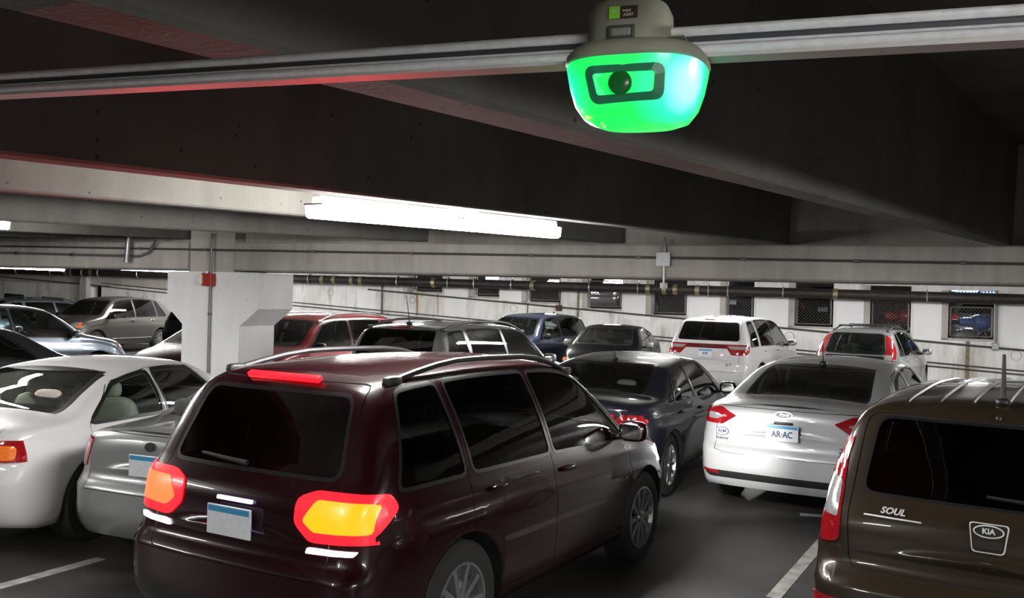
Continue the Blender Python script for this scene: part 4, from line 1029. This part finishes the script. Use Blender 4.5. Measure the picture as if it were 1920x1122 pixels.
c = Car('parked_hatchback', 'dark brown boxy hatchback in the right foreground, seen from behind', 2.27, 4.42, 33.5, 4.1, 1.785, 1.60, BOX, P_brown, glassm=G_tint, rearprof=RP_BOX, frontprof=FP, group=None, tumble=.30)
c.panel('hatch', 'tailgate', P_brown, 'B', rpoly([(-.64, .70), (.64, .70), (.66, .98), (.62, 1.47), (-.62, 1.47), (-.66, .98)], .06), gap=.006, ymax=.8)
c.lamp('tail', 'tail_lamp', M_redlens, B=[rpoly([(.70, .82), (.79, .80), (1.0, .86), (1.0, 1.05), (.78, 1.34), (.70, 1.33)], .03, 3)], Sd=[rpoly([(-.2, .80), (.20, .88), (.28, 1.1), (.36, 1.34), (-.2, 1.34)], .03, 3)])
c.lamp('rev', 'reverse_lens', M_clearlens, B=[rpoly([(.715, .94), (.80, .95), (.775, 1.15), (.712, 1.12)], .012, 2)], parent='tail', off=.008)
c.lamp('refl', 'bumper_reflector', M_redlens, B=[rpoly([(.58, .46), (.80, .47), (.82, .55), (.60, .55)], .01, 2)], off=.01)
c.panel('lowb', 'lower_bumper', M_black, 'B', rpoly([(-.80, .28), (.80, .28), (.84, .43), (-.84, .43)], .03), ymax=.6)
c.rgl = G_tint; c.rear_window([(-.60, 1.085), (.60, 1.085), (.555, 1.455), (-.555, 1.455)], .012); c.windshield([(-.64, 1.15), (.64, 1.15), (.58, 1.50), (-.58, 1.50)])
c.lamp('head', 'head_lamp', M_clearlens, F=[[(.46, .66), (.92, .70), (.92, .84), (.50, .80)]])
# emblem, handle recess, lettering, wiper, washer, roof ribs
bez = rpoly([(-.088, .065), (-.070, -.075), (.070, -.075), (.088, .065)][::-1], .018, 3)
bm = nb(); prism(bm, bez, lambda p, k: (p[0], p[1], .006 if k else -.01)); c.stick('handle_bezel', bm, M_badge, 0, .955)
bm = nb(); prism(bm, [(x*.93, z*.93) for x, z in bez], lambda p, k: (p[0], p[1], .008 if k else -.01)); c.stick('handle_panel', bm, P_brown, 0, .955)
bm = nb(); prism(bm, rpoly([(-.066, -.020), (-.058, -.055), (.058, -.055), (.066, -.020)][::-1], .008, 2), lambda p, k: (p[0], p[1], .014 if k else -.01)); c.stick('handle_slot', bm, M_seam, 0, .955)
c.stick('emblem', oval(.068, .031, .006), M_badge, 0, .955, .010, dy=.027); c.stick('emblem_field', oval(.061, .025, .007), M_seam, 0, .955, .011, dy=.027); c.stick('emblem_lettering', text_mesh('KIA', .036, .001, 0, .001), M_badge, 0, .955, .0195, dy=.027)
c.stick('model_lettering', text_mesh('SOUL', .048, .003, .25, .001), M_badge, -.44, 1.005, .006); bm = nb(); box(bm, -.14, .14, -.004, .004, 0, .004, .001); c.stick('lettering_underline', bm, M_badge, -.44, .975, .004)
c.wiper(.50, -.02, 1.105, 1.125); bm = nb(); sellip(bm, (0, 0, 0), (.016, .016, .012), 1, 12, 8); c.stick('washer_nozzle', bm, M_black, 0, 1.495, .004)
for x in (-.46, -.30, -.14, .02, .18, .34, .48):
    bm = nb(); pts = []
    for k in range(13):
        y = .50+1.9*k/12; p, n_ = c.topp(x, y); pts.append(p+Vector((0, 0, .001)))
    tube(bm, pts, .012, 6); c.add('roof_rib', bm, P_brown)
c.antenna(.0, .52, .26, -.06, .035, .008); c.mirrors(); c.handles()
c.plate(.50); c.finish()

# ---- white SUV
c = Car('parked_suv', 'white SUV with full-width dark red tail lamp band against the far wall', 4.13, 19.98, 30.0, 5.11, 1.925, 1.80, SUV, P_pure, glassm=G_tint, rearprof=RP_SUV, frontprof=FP, group=None, tumble=.34,
        over=dict(dlo=[((.085, .12), (.19, .185)), ((.225, .22), (.44, .43)), ((.452, .442), (.70, .595))], R=.38))
M_band = pm('dark_red_band', (.10, .008, .012), .2, 0, 1.0)
c.panel('gate', 'tailgate', P_pure, 'B', rpoly([(-.70, .62), (.70, .62), (.72, 1.0), (.66, 1.70), (-.66, 1.70), (-.72, 1.0)], .08), gap=.007, ymax=.9)
c.panel('band', 'lamp_band', M_band, 'B', [(-.62, 1.10), (.62, 1.10), (.62, 1.19), (-.62, 1.19)], off=.004, ymax=.9)
c.lamp('tail', 'tail_lamp', M_redlens, B=[rpoly([(.56, .97), (1.0, .97), (1.0, 1.19), (.42, 1.19), (.42, 1.14)], .02, 2)], Sd=[rpoly([(-.2, .97), (.22, .98), (.34, 1.08), (.34, 1.18), (-.2, 1.19)], .03, 2)])
c.lamp('rev', 'reverse_lens', M_clearlens, B=[[(.53, 1.09), (1.0, 1.09), (1.0, 1.155), (.46, 1.155)]], parent='tail', off=.008)
c.rear_window([(-.68, 1.27), (.68, 1.27), (.60, 1.65), (-.60, 1.65)], .01); c.windshield([(-.70, 1.22), (.70, 1.22), (.58, 1.66), (-.58, 1.66)])
c.plate(1.0, 'AW'); c.stick('maker_lettering', text_mesh('D O D G E', .06, .002), M_chrome, 0, 1.145, .008); c.stick('badge_lettering', text_mesh('R/T', .09, .002, .3), M_black, .5, .76, .005)
bm = nb(); box(bm, -.16, .16, -.012, .012, 0, .01, .003); c.stick('brake_light', bm, M_redlens, 0, 1.705, .0)
c.wiper(0, -.35, 1.28, 1.30); c.fin(0, .75); c.mirrors(); c.handles(); c.finish()

# ---- silver SUV with tall red lamps
c = Car('parked_suv', 'silver SUV with tall red tail lamps and roof crossbars against the far wall', 7.2, 19.75, 32.6, 4.53, 1.82, 1.63, SUV, P_silver, glassm=G_mid, rearprof=RP_SUV, frontprof=FP, group=None, tumble=.40,
        over=dict(dlo=[((.125, .185), (.215, .215)), ((.235, .235), (.44, .43)), ((.455, .445), (.715, .60))], top=[(0, .50), (.003, .57), (.010, .62), (.03, .69), (.075, .84), (.105, .92), (.14, .965), (.2, .985), (.32, 1.0), (.5, .99), (.59, .955), (.66, .85), (.745, .68), (.80, .645), (.88, .605), (.94, .55), (.98, .46), (1, .36)]))
c.lamp('tail', 'tail_lamp', M_redlens, B=[[(.60, .98), (1.0, .93), (1.0, 1.05), (.74, 1.2), (.62, 1.2)], [(.62, 1.2), (.76, 1.2), (.66, 1.52), (.54, 1.52)]], Sd=[[(-.2, .93), (.24, .97), (.42, 1.2), (-.2, 1.2)], [(-.2, 1.2), (.42, 1.2), (.52, 1.52), (-.2, 1.52)]], ymax=1.0)
c.lamp('rev', 'reverse_lens', M_clearlens, B=[[(.60, .96), (.76, .95), (.76, 1.07), (.62, 1.07)]], parent='tail', off=.008)
c.panel('gate', 'tailgate', P_navy, 'B', rpoly([(-.58, .62), (.58, .62), (.60, 1.04), (-.60, 1.04)], .05), gap=.007, ymax=.9)
c.rear_window([(-.60, 1.09), (.60, 1.09), (.52, 1.49), (-.52, 1.49)], .02); c.windshield([(-.66, 1.1), (.66, 1.1), (.55, 1.50), (-.55, 1.50)])
h_emblem(c, 0, 1.04, 1.5); c.plate(.85); c.rails(.75, 2.6, .86, .05, cross=True); c.mirrors(); c.handles(); c.finish()

# ---- slate blue SUV facing the camera
def front_face(c, zl, zh, zg, mat=None):
    c.lamp('head', 'head_lamp', M_clearlens, F=[rpoly([(.42, zl), (1.0, zl+.03), (1.0, zh), (.62, zh-.02)], .02, 2)], Sd=[rpoly([(c.L-.5, (zl+zh)/2+.03), (c.L+.2, zl), (c.L+.2, zh), (c.L-.4, zh)], .02, 2)])
    c.lamp('indic', 'indicator_lens', M_amber, F=[[(.74, zl+.03), (1.0, zl+.03), (1.0, zh-.02), (.80, zh-.02)]], Sd=[[(c.L-.46, zl+.07), (c.L-.28, zl+.04), (c.L-.28, zh-.01), (c.L-.42, zh-.01)]], parent='head', off=.008)
    c.panel('grille', 'grille', M_black, 'F', rpoly([(-.38, zg), (.38, zg), (.44, zg+.14), (-.44, zg+.14)], .03), off=-.004)
    c.panel('intake', 'lower_intake', M_black, 'F', rpoly([(-.55, .30), (.55, .30), (.60, .42), (-.60, .42)], .03), off=-.004)
c = Car('parked_suv', 'slate blue SUV parked nose out below the far wall', 1.62, 26.99, 209.9, 4.52, 1.82, 1.68, SUV, P_blue, glassm=G_clear, rearprof=RP_SUV, frontprof=FP, group=None, tumble=.40)
c.windshield([(-.68, 1.12), (.68, 1.12), (.56, 1.54), (-.56, 1.54)]); c.rear_window([(-.62, 1.18), (.62, 1.18), (.54, 1.54), (-.54, 1.54)]); front_face(c, .78, .95, .72)
c.lamp('tail', 'tail_lamp', M_redlens, B=[[(.62, .95), (1., .95), (1., 1.15), (.66, 1.15)]])
c.antenna(0, .9, .22, -.5, .03); c.mirrors(mat=M_trim); c.handles(); c.finish()
# ---- black sedan facing the camera
c = Car('parked_sedan', 'black sedan parked nose out between the blue SUV and the white SUV', 3.28, 25.59, 197, 4.87, 1.83, 1.48, SEDAN, P_black, glassm=G_mid, rearprof=RP_SEDAN, frontprof=FP, group=None)
c.windshield([(-.66, 1.05), (.66, 1.05), (.54, 1.39), (-.54, 1.39)]); c.rear_window([(-.60, 1.10), (.60, 1.10), (.52, 1.385), (-.52, 1.385)]); front_face(c, .62, .74, .55)
c.antenna(.1, 1.5, .3, -.5, .03); c.mirrors(mat=P_silver); c.handles()
bm = nb(); box(bm, -.06, .06, -.003, .003, -.09, .09, .002); c.add('hanging_tag', bm, pm('tag_turquoise', (.05, .45, .55), .5), mw=Matrix.Translation((.0, 3.0, 1.26))); c.finish()
# ---- silver SUV and red SUV in the middle distance
c = Car('parked_suv', 'silver SUV with black roof rails and dark rear glass behind the moving car', -1.78, 13.0, 30, 4.55, 1.85, 1.66, SUV, P_silver, glassm=G_tint, rearprof=RP_SUV, frontprof=FP, group=None, tumble=.32)
c.rear_window([(-.66, 1.16), (.66, 1.16), (.60, 1.545), (-.60, 1.545)], .01); c.windshield([(-.68, 1.12), (.68, 1.12), (.58, 1.53), (-.58, 1.53)])
c.panel('gate', 'tailgate', P_silver, 'B', rpoly([(-.64, .62), (.64, .62), (.66, 1.1), (-.66, 1.1)], .05), gap=.007, ymax=.9)
c.lamp('tail', 'tail_lamp', M_redlens, B=[rpoly([(.68, .78), (1.0, .78), (1.0, 1.1), (.68, 1.1)], .03, 2)], Sd=[rpoly([(-.2, .78), (.16, .8), (.2, 1.1), (-.2, 1.1)], .03, 2)])
bm = nb(); box(bm, -.17, .17, -.022, .022, 0, .012, .004); c.stick('brake_light', bm, M_redlens, 0, 1.575, .0)
c.antenna(.0, .62, .42, -.22, .04); c.rails(.55, 2.75, .93, .07); c.plate(.80); c.mirrors(); c.handles(); c.finish()
c = Car('parked_suv', 'deep red SUV with silver roof rails parked nose out beside the pillar', -2.75, 19.6, 206.5, 4.7, 1.85, 1.66, SUV, P_red, glassm=G_mid, rearprof=RP_SUV, frontprof=FP, group=None, tumble=.36)
c.windshield([(-.68, 1.12), (.68, 1.12), (.57, 1.52), (-.57, 1.52)]); c.rear_window([(-.62, 1.18), (.62, 1.18), (.54, 1.54), (-.54, 1.54)]); front_face(c, .78, .95, .72)
c.rails(.6, 2.8, .92, .06, mat=P_silver); c.mirrors(mat=M_trim); c.handles(); c.finish()
# ---- left group
c = Car('parked_suv', 'warm grey crossover parked nose out below the far wall, left of the pillar', -12.23, 32.38, 197, 4.93, 1.91, 1.76, SUV, P_greige, glassm=G_tint, rearprof=RP_SUV, frontprof=FP, group=None, tumble=.42,
        over=dict(top=[(0, .50), (.003, .57), (.010, .62), (.03, .69), (.09, .83), (.12, .90), (.16, .945), (.24, .98), (.36, 1.0), (.5, .99), (.59, .955), (.66, .86), (.755, .68), (.80, .65), (.88, .61), (.94, .55), (.98, .46), (1, .36)], dlo=[((.14, .20), (.225, .225)), ((.245, .245), (.44, .43)), ((.455, .445), (.72, .60))]))
c.windshield([(-.72, 1.19), (.72, 1.19), (.58, 1.61), (-.58, 1.61)]); front_face(c, .80, 1.0, .74)
c.lamp('tail', 'tail_lamp', M_redlens, B=[[(.62, .95), (1., .95), (1., 1.15), (.66, 1.15)]], Sd=[rpoly([(-.2, .95), (.3, 1.0), (.36, 1.12), (-.2, 1.15)], .03, 2)])
for sg in (1, -1):
    bm = nb(); pts = [c.side(y, .46, sg)[0]+Vector((sg*.006, 0, 0)) for y in (1.5, 2.0, 2.5, 3.0, 3.3)]; tube(bm, pts, .014, 6); c.add('side_moulding', bm, M_chrome)
c.antenna(0, .8, .25, -.6, .02); c.mirrors(mat=M_trim); c.handles(M_chrome); c.finish()
c = Car('parked_suv', 'pale blue-grey SUV with amber side lamp at the left edge, nose to the right', -11.15, 16.15, 33, 4.8, 1.9, 1.68, SUV, P_bluegrey, glassm=G_clear, rearprof=RP_SUV, frontprof=FP, group=None, tumble=.38)
c.windshield([(-.7, 1.12), (.7, 1.12), (.57, 1.54), (-.57, 1.54)]); c.rear_window([(-.62, 1.18), (.62, 1.18), (.54, 1.54), (-.54, 1.54)]); front_face(c, .76, .93, .70); c.mirrors(); c.handles(M_chrome); c.finish()
c = Car('parked_sedan', 'charcoal sedan between the white sedan and the blue-grey SUV, left edge', -9.45, 11.9, 35, 4.5, 1.75, 1.44, SEDAN, P_char, glassm=G_mid, rearprof=RP_SEDAN, frontprof=FP, group=None)
c.windshield([(-.66, 1.03), (.66, 1.03), (.54, 1.35), (-.54, 1.35)]); c.rear_window([(-.60, 1.07), (.60, 1.07), (.52, 1.345), (-.52, 1.345)]); front_face(c, .6, .72, .55); c.finish()
c = Car('parked_suv', 'grey SUV with dark roof rails behind the blue-grey SUV at the far left', -16.6, 29.3, 33, 4.6, 1.82, 1.60, SUV, P_bluegrey, glassm=G_tint, rearprof=RP_SUV, frontprof=FP, group=None, lod=1)
c.windshield([(-.68, 1.12), (.68, 1.12), (.57, 1.52), (-.57, 1.52)], 0); c.rear_window([(-.62, 1.16), (.62, 1.16), (.54, 1.52), (-.54, 1.52)], 0); c.rails(.8, 3.0, .9, .08); c.mirrors(); c.finish()
c = Car('parked_sedan', 'pale car whose roof shows at the far left edge above the blue-grey SUV', -19.6, 29.0, 33, 4.6, 1.82, 1.72, SUV, P_pure, glassm=G_tint, rearprof=RP_SUV, frontprof=FP, group=None, lod=1)
c.windshield([(-.68, 1.12), (.68, 1.12), (.57, 1.56), (-.57, 1.56)], 0); c.rear_window([(-.62, 1.16), (.62, 1.16), (.54, 1.54), (-.54, 1.54)], 0); c.finish()
c = Car('parked_sedan', 'dark maroon car half hidden behind the white pillar', -4.75, 20.9, 206, 4.3, 1.75, 1.40, SEDAN, paint('dark_maroon_paint', (.03, .006, .008), .0, .4, .3, .1), glassm=G_tint, rearprof=RP_SEDAN, frontprof=FP, group=None, lod=1)
c.windshield([(-.66, 1.0), (.66, 1.0), (.54, 1.3), (-.54, 1.3)], 0); front_face(c, .6, .72, .55); c.finish()
c = Car('parked_suv', 'black SUV showing between the warm grey crossover and the pillar', -11.0, 30.9, 111.6, 4.4, 1.8, 1.62, SUV, P_black, glassm=G_tint, rearprof=RP_SUV, frontprof=FP, group=None, lod=1)
c.windshield([(-.68, 1.1), (.68, 1.1), (.57, 1.5), (-.57, 1.5)], 0); c.finish()
c = Car('parked_sedan', 'silver sedan squeezed between the white sedan and the moving car', -2.50, 6.45, 22, 3.9, 1.64, 1.39, SEDAN, P_silver, glassm=G_mid, rearprof=RP_SEDAN, frontprof=FP, group=None,
        over=dict(top=[(0, .56), (.003, .64), (.010, .70), (.025, .735), (.10, .75), (.21, .765), (.29, .86), (.36, .945), (.44, .985), (.52, 1.0), (.60, .985), (.66, .95), (.74, .82), (.80, .70), (.87, .645), (.94, .575), (.985, .48), (1, .40)], dlo=[((.25, .355), (.455, .445)), ((.47, .46), (.71, .60))]))
c.panel('boot', 'boot_lid', P_silver, 'B', [(-.56, .60), (.56, .60), (.58, 1.0), (-.58, 1.0)], gap=.005, ymax=.5)
c.lamp('tail', 'tail_lamp', M_redlens, B=[rpoly([(.62, .74), (1.0, .74), (1.0, .95), (.56, .95)], .02, 2)], Sd=[[(-.1, .74), (.12, .78), (.2, .93), (-.1, .95)]])
c.lamp('rev', 'reverse_lens', M_clearlens, B=[rpoly([(.64, .76), (.9, .76), (.9, .84), (.64, .84)], .01, 2)], parent='tail', off=.008)
c.rear_window([(-.56, 1.045), (.56, 1.045), (.49, 1.30), (-.49, 1.30)]); c.windshield([(-.62, 1.0), (.62, 1.0), (.52, 1.30), (-.52, 1.30)])
c.stick('emblem', oval(.05, .032, .006), M_chrome, 0, .93); c.plate(.80); c.mirrors(); c.handles(); c.finish()

# ---- cars and motorbikes on the deck beyond the openings
for px, dz, yaw, pt, lab in ((1040, 4.2, 30, P_char, 'dark car seen through the third and fourth openings of the far wall'), (1330, 4.2, 30, P_navy, 'dark blue car seen through the opening above the white SUV'), (1520, 5.5, 30, P_black, 'black car in the dark opening right of the white SUV'), (1870, 4.8, 30, P_char, 'dark car with plate seen through the rightmost opening')):
    p = fpt(fs(px), dz, 0); zf = deck_z(fs(px))+.02
    c = Car('deck_car', lab, p.x, p.y, yaw, 4.5, 1.8, 1.5 if yaw > 90 else 1.65, SEDAN if yaw > 90 else SUV, pt, glassm=G_tint, group=None, lod=1, z0=zf+.0, rearprof=RP_SUV, frontprof=FP)
    c.lamp('tail', 'tail_lamp', M_redlens, B=[[(.62, .85), (1., .85), (1., 1.1), (.6, 1.05)]]); c.lamp('head', 'head_lamp', M_clearlens, F=[[(.46, .66), (.92, .70), (.92, .84), (.50, .80)]])
    c.rear_window([(-.6, 1.12), (.6, 1.12), (.5, 1.4), (-.5, 1.4)], 0); c.plate(.86); c.finish()
def motorbike(px, dz, col, lab):
    p = fpt(fs(px), dz, 0); zf = deck_z(fs(px))
    r = empty('motorbike', (p.x, p.y, zf), math.atan2(LD.y, LD.x)+.5); tag(r, lab, 'motorbike', 'motorbikes beyond the wall')
    pc = pm('bike_'+col[0], col[1], .25, .2, 1.0); add = lambda nm, bm, m: obj(nm, bm, m, r, True)
    wm = wheel_meshes()
    for x in (-.68, .68):
        w = bpy.data.objects.new('wheel', wm['tyre']); C.objects.link(w); w.parent = r; w.location = (x, 0, .31); w.scale = (.2, .31, .31); w.rotation_euler = (0, 0, math.pi/2)
    bm = nb(); sellip(bm, (.12, 0, .86), (.28, .15, .13), .7); add('fuel_tank', bm, pc)
    bm = nb(); sellip(bm, (.52, 0, .86), (.25, .20, .22), .7); add('fairing', bm, pc)
    bm = nb(); sellip(bm, (-.42, 0, .86), (.32, .12, .07), .6); add('saddle', bm, M_black)
    bm = nb(); sellip(bm, (.05, 0, .46), (.34, .17, .20), .6); add('engine', bm, M_steel)
    bm = nb(); sellip(bm, (-.62, 0, .94), (.16, .09, .06), .6); add('tail_cowl', bm, pc)
    bm = nb()
    for y in (-.09, .09): tube(bm, [(.68, y, .31), (.48, y, .98)], .025, 8)
    add('fork', bm, M_chrome)
    bm = nb(); tube(bm, [(.42, -.36, 1.02), (.5, -.12, 1.0), (.5, .12, 1.0), (.42, .36, 1.02)], .016, 8); add('handlebar', bm, M_black)
    bm = nb(); tube(bm, [(.1, .18, .34), (-.5, .2, .40), (-.85, .22, .48)], [.04, .05, .055], 10); add('exhaust', bm, M_chrome)
    bm = nb(); sellip(bm, (-.76, 0, .93), (.02, .06, .035), .6, 12, 6); add('tail_lamp', bm, M_redlens)
motorbike(1665, 1.5, ('red', (.35, .02, .02)), 'red motorbike seen through the opening above the silver SUV')
motorbike(1815, 1.5, ('blue', (.10, .25, .65)), 'blue motorbike seen through the rightmost opening')

# ================================================================ THE MOVING CAR (at rest)
M_brake = pm('lit_brake_lens', (.3, .002, .005), .3, 0, .2, emis=(1.0, .006, .012), es=2.0, noise=.0)
M_core = pm('lit_brake_core', (.3, .1, .01), .3, 0, .2, emis=(1.0, .17, .002), es=2.0, noise=.0)
M_core2 = pm('lit_brake_core_orange', (.3, .1, .02), .3, 0, .2, emis=(1.0, .075, .022), es=2.0, noise=.0)
M_revl = pm('lit_reverse_lens', (.9, .9, .9), .2, 0, 1, emis=(1.0, .97, 1.0), es=2.5, noise=.0)
M_headl = pm('lit_head_lens', (.9, .9, .9), .1, 0, 1, emis=(1.0, .97, .92), es=8.0, noise=.0)
MX, MY, MYAW = -1.42, 4.74, 30
c = Car('moving_suv', 'near-black SUV, red brake glow tinted into its paint, driving through the foreground with brake lamps lit', MX, MY, MYAW, 4.35, 1.80, 1.66, SUV, P_glowtint, glassm=G_tint, rearprof=RP_SUV, frontprof=FP, group=None, tumble=.40)
c.panel('gate', 'tailgate', P_glowtint, 'B', rpoly([(-.60, .66), (.60, .66), (.62, 1.05), (.56, 1.56), (-.56, 1.56), (-.62, 1.05)], .06), gap=.006, ymax=.9)
c.lamp('tail', 'tail_lamp', M_brake, B=[rpoly([(.40, .90), (.50, .82), (1.0, .84), (1.0, 1.06), (.50, 1.06), (.40, 1.02)], .03, 2)], Sd=[rpoly([(-.2, .84), (.16, .845), (.34, .99), (.30, 1.06), (-.2, 1.06)], .03, 2)], off=.012)
for sg, sd, mt in ((1, 'r', M_core), (-1, 'l', M_core2)):
    pid = c.pid('core'+sd, name='bulb_glow', mat=mt, off=.016, parent='tail'+sd)
    c.cut('B', [(sg*x, z) for x, z in rpoly([(.45, .92), (.52, .87), (.80, .88), (.80, 1.02), (.52, 1.02)], .02, 2)], pid, ymax=.6)
c.lamp('rev', 'reverse_lamp', M_revl, B=[rpoly([(.48, .765), (.74, .775), (.76, .80), (.49, .795)], .008, 2)], off=.012)
c.rear_window([(-.58, 1.12), (.58, 1.12), (.50, 1.50), (-.50, 1.50)], .02); c.windshield([(-.68, 1.12), (.68, 1.12), (.56, 1.53), (-.56, 1.53)])
bm = nb(); box(bm, -.26, .26, -.018, .018, 0, .03, .006); c.stick('high_brake_light', bm, M_brake, 0, 1.565, .0)
c.lamp('head', 'head_lamp', M_headl, F=[rpoly([(.46, .72), (.95, .76), (.95, .88), (.56, .86)], .02, 2)])
c.panel('grille', 'grille', M_black, 'F', rpoly([(-.38, .66), (.38, .66), (.44, .84), (-.44, .84)], .03), off=-.004)
c.plate(.86); bm = nb(); box(bm, -.12, .12, -.01, .01, 0, .02, .003); c.stick('plate_light', bm, pm('plate_lamp_blue', (.4, .45, .9), .3, emis=(.45, .5, 1.0), es=2.0), 0, .965, .0)
c.panel('lowb', 'lower_bumper', M_black, 'B', rpoly([(-.78, .30), (.78, .30), (.82, .46), (-.82, .46)], .03), ymax=.6)
c.wiper(0, -.35, 1.13, 1.15); c.rails(.6, 2.6, .92, .05); c.mirrors(); c.handles()
def car_light(c, kind, loc, d, col, power, size=.2, angle=1.2):
    l = bpy.data.lights.new(kind, 'SPOT' if kind == 'head_beam' else 'AREA'); l.energy = power; l.color = col
    if kind == 'head_beam': l.spot_size = angle; l.spot_blend = .6; l.shadow_soft_size = .06
    else: l.shape = 'RECTANGLE'; l.size = size; l.size_y = .12
    o = bpy.data.objects.new(kind, l); C.objects.link(o); o.parent = c.root; o.location = loc; o.rotation_euler = Vector(d).to_track_quat('-Z', 'Y').to_euler()
for sg in (1, -1):
    p, n_ = c.front(sg*.66, .80); car_light(c, 'head_beam', p+Vector((0, .06, 0)), (0, 1, -.09), (1, .97, .92), 95)
    p, n_ = c.back(sg*.62, .95); car_light(c, 'brake_glow', p+Vector((0, -.06, 0)), (0, -1, .45), (1, .02, .04), 7, .3)
c.finish()
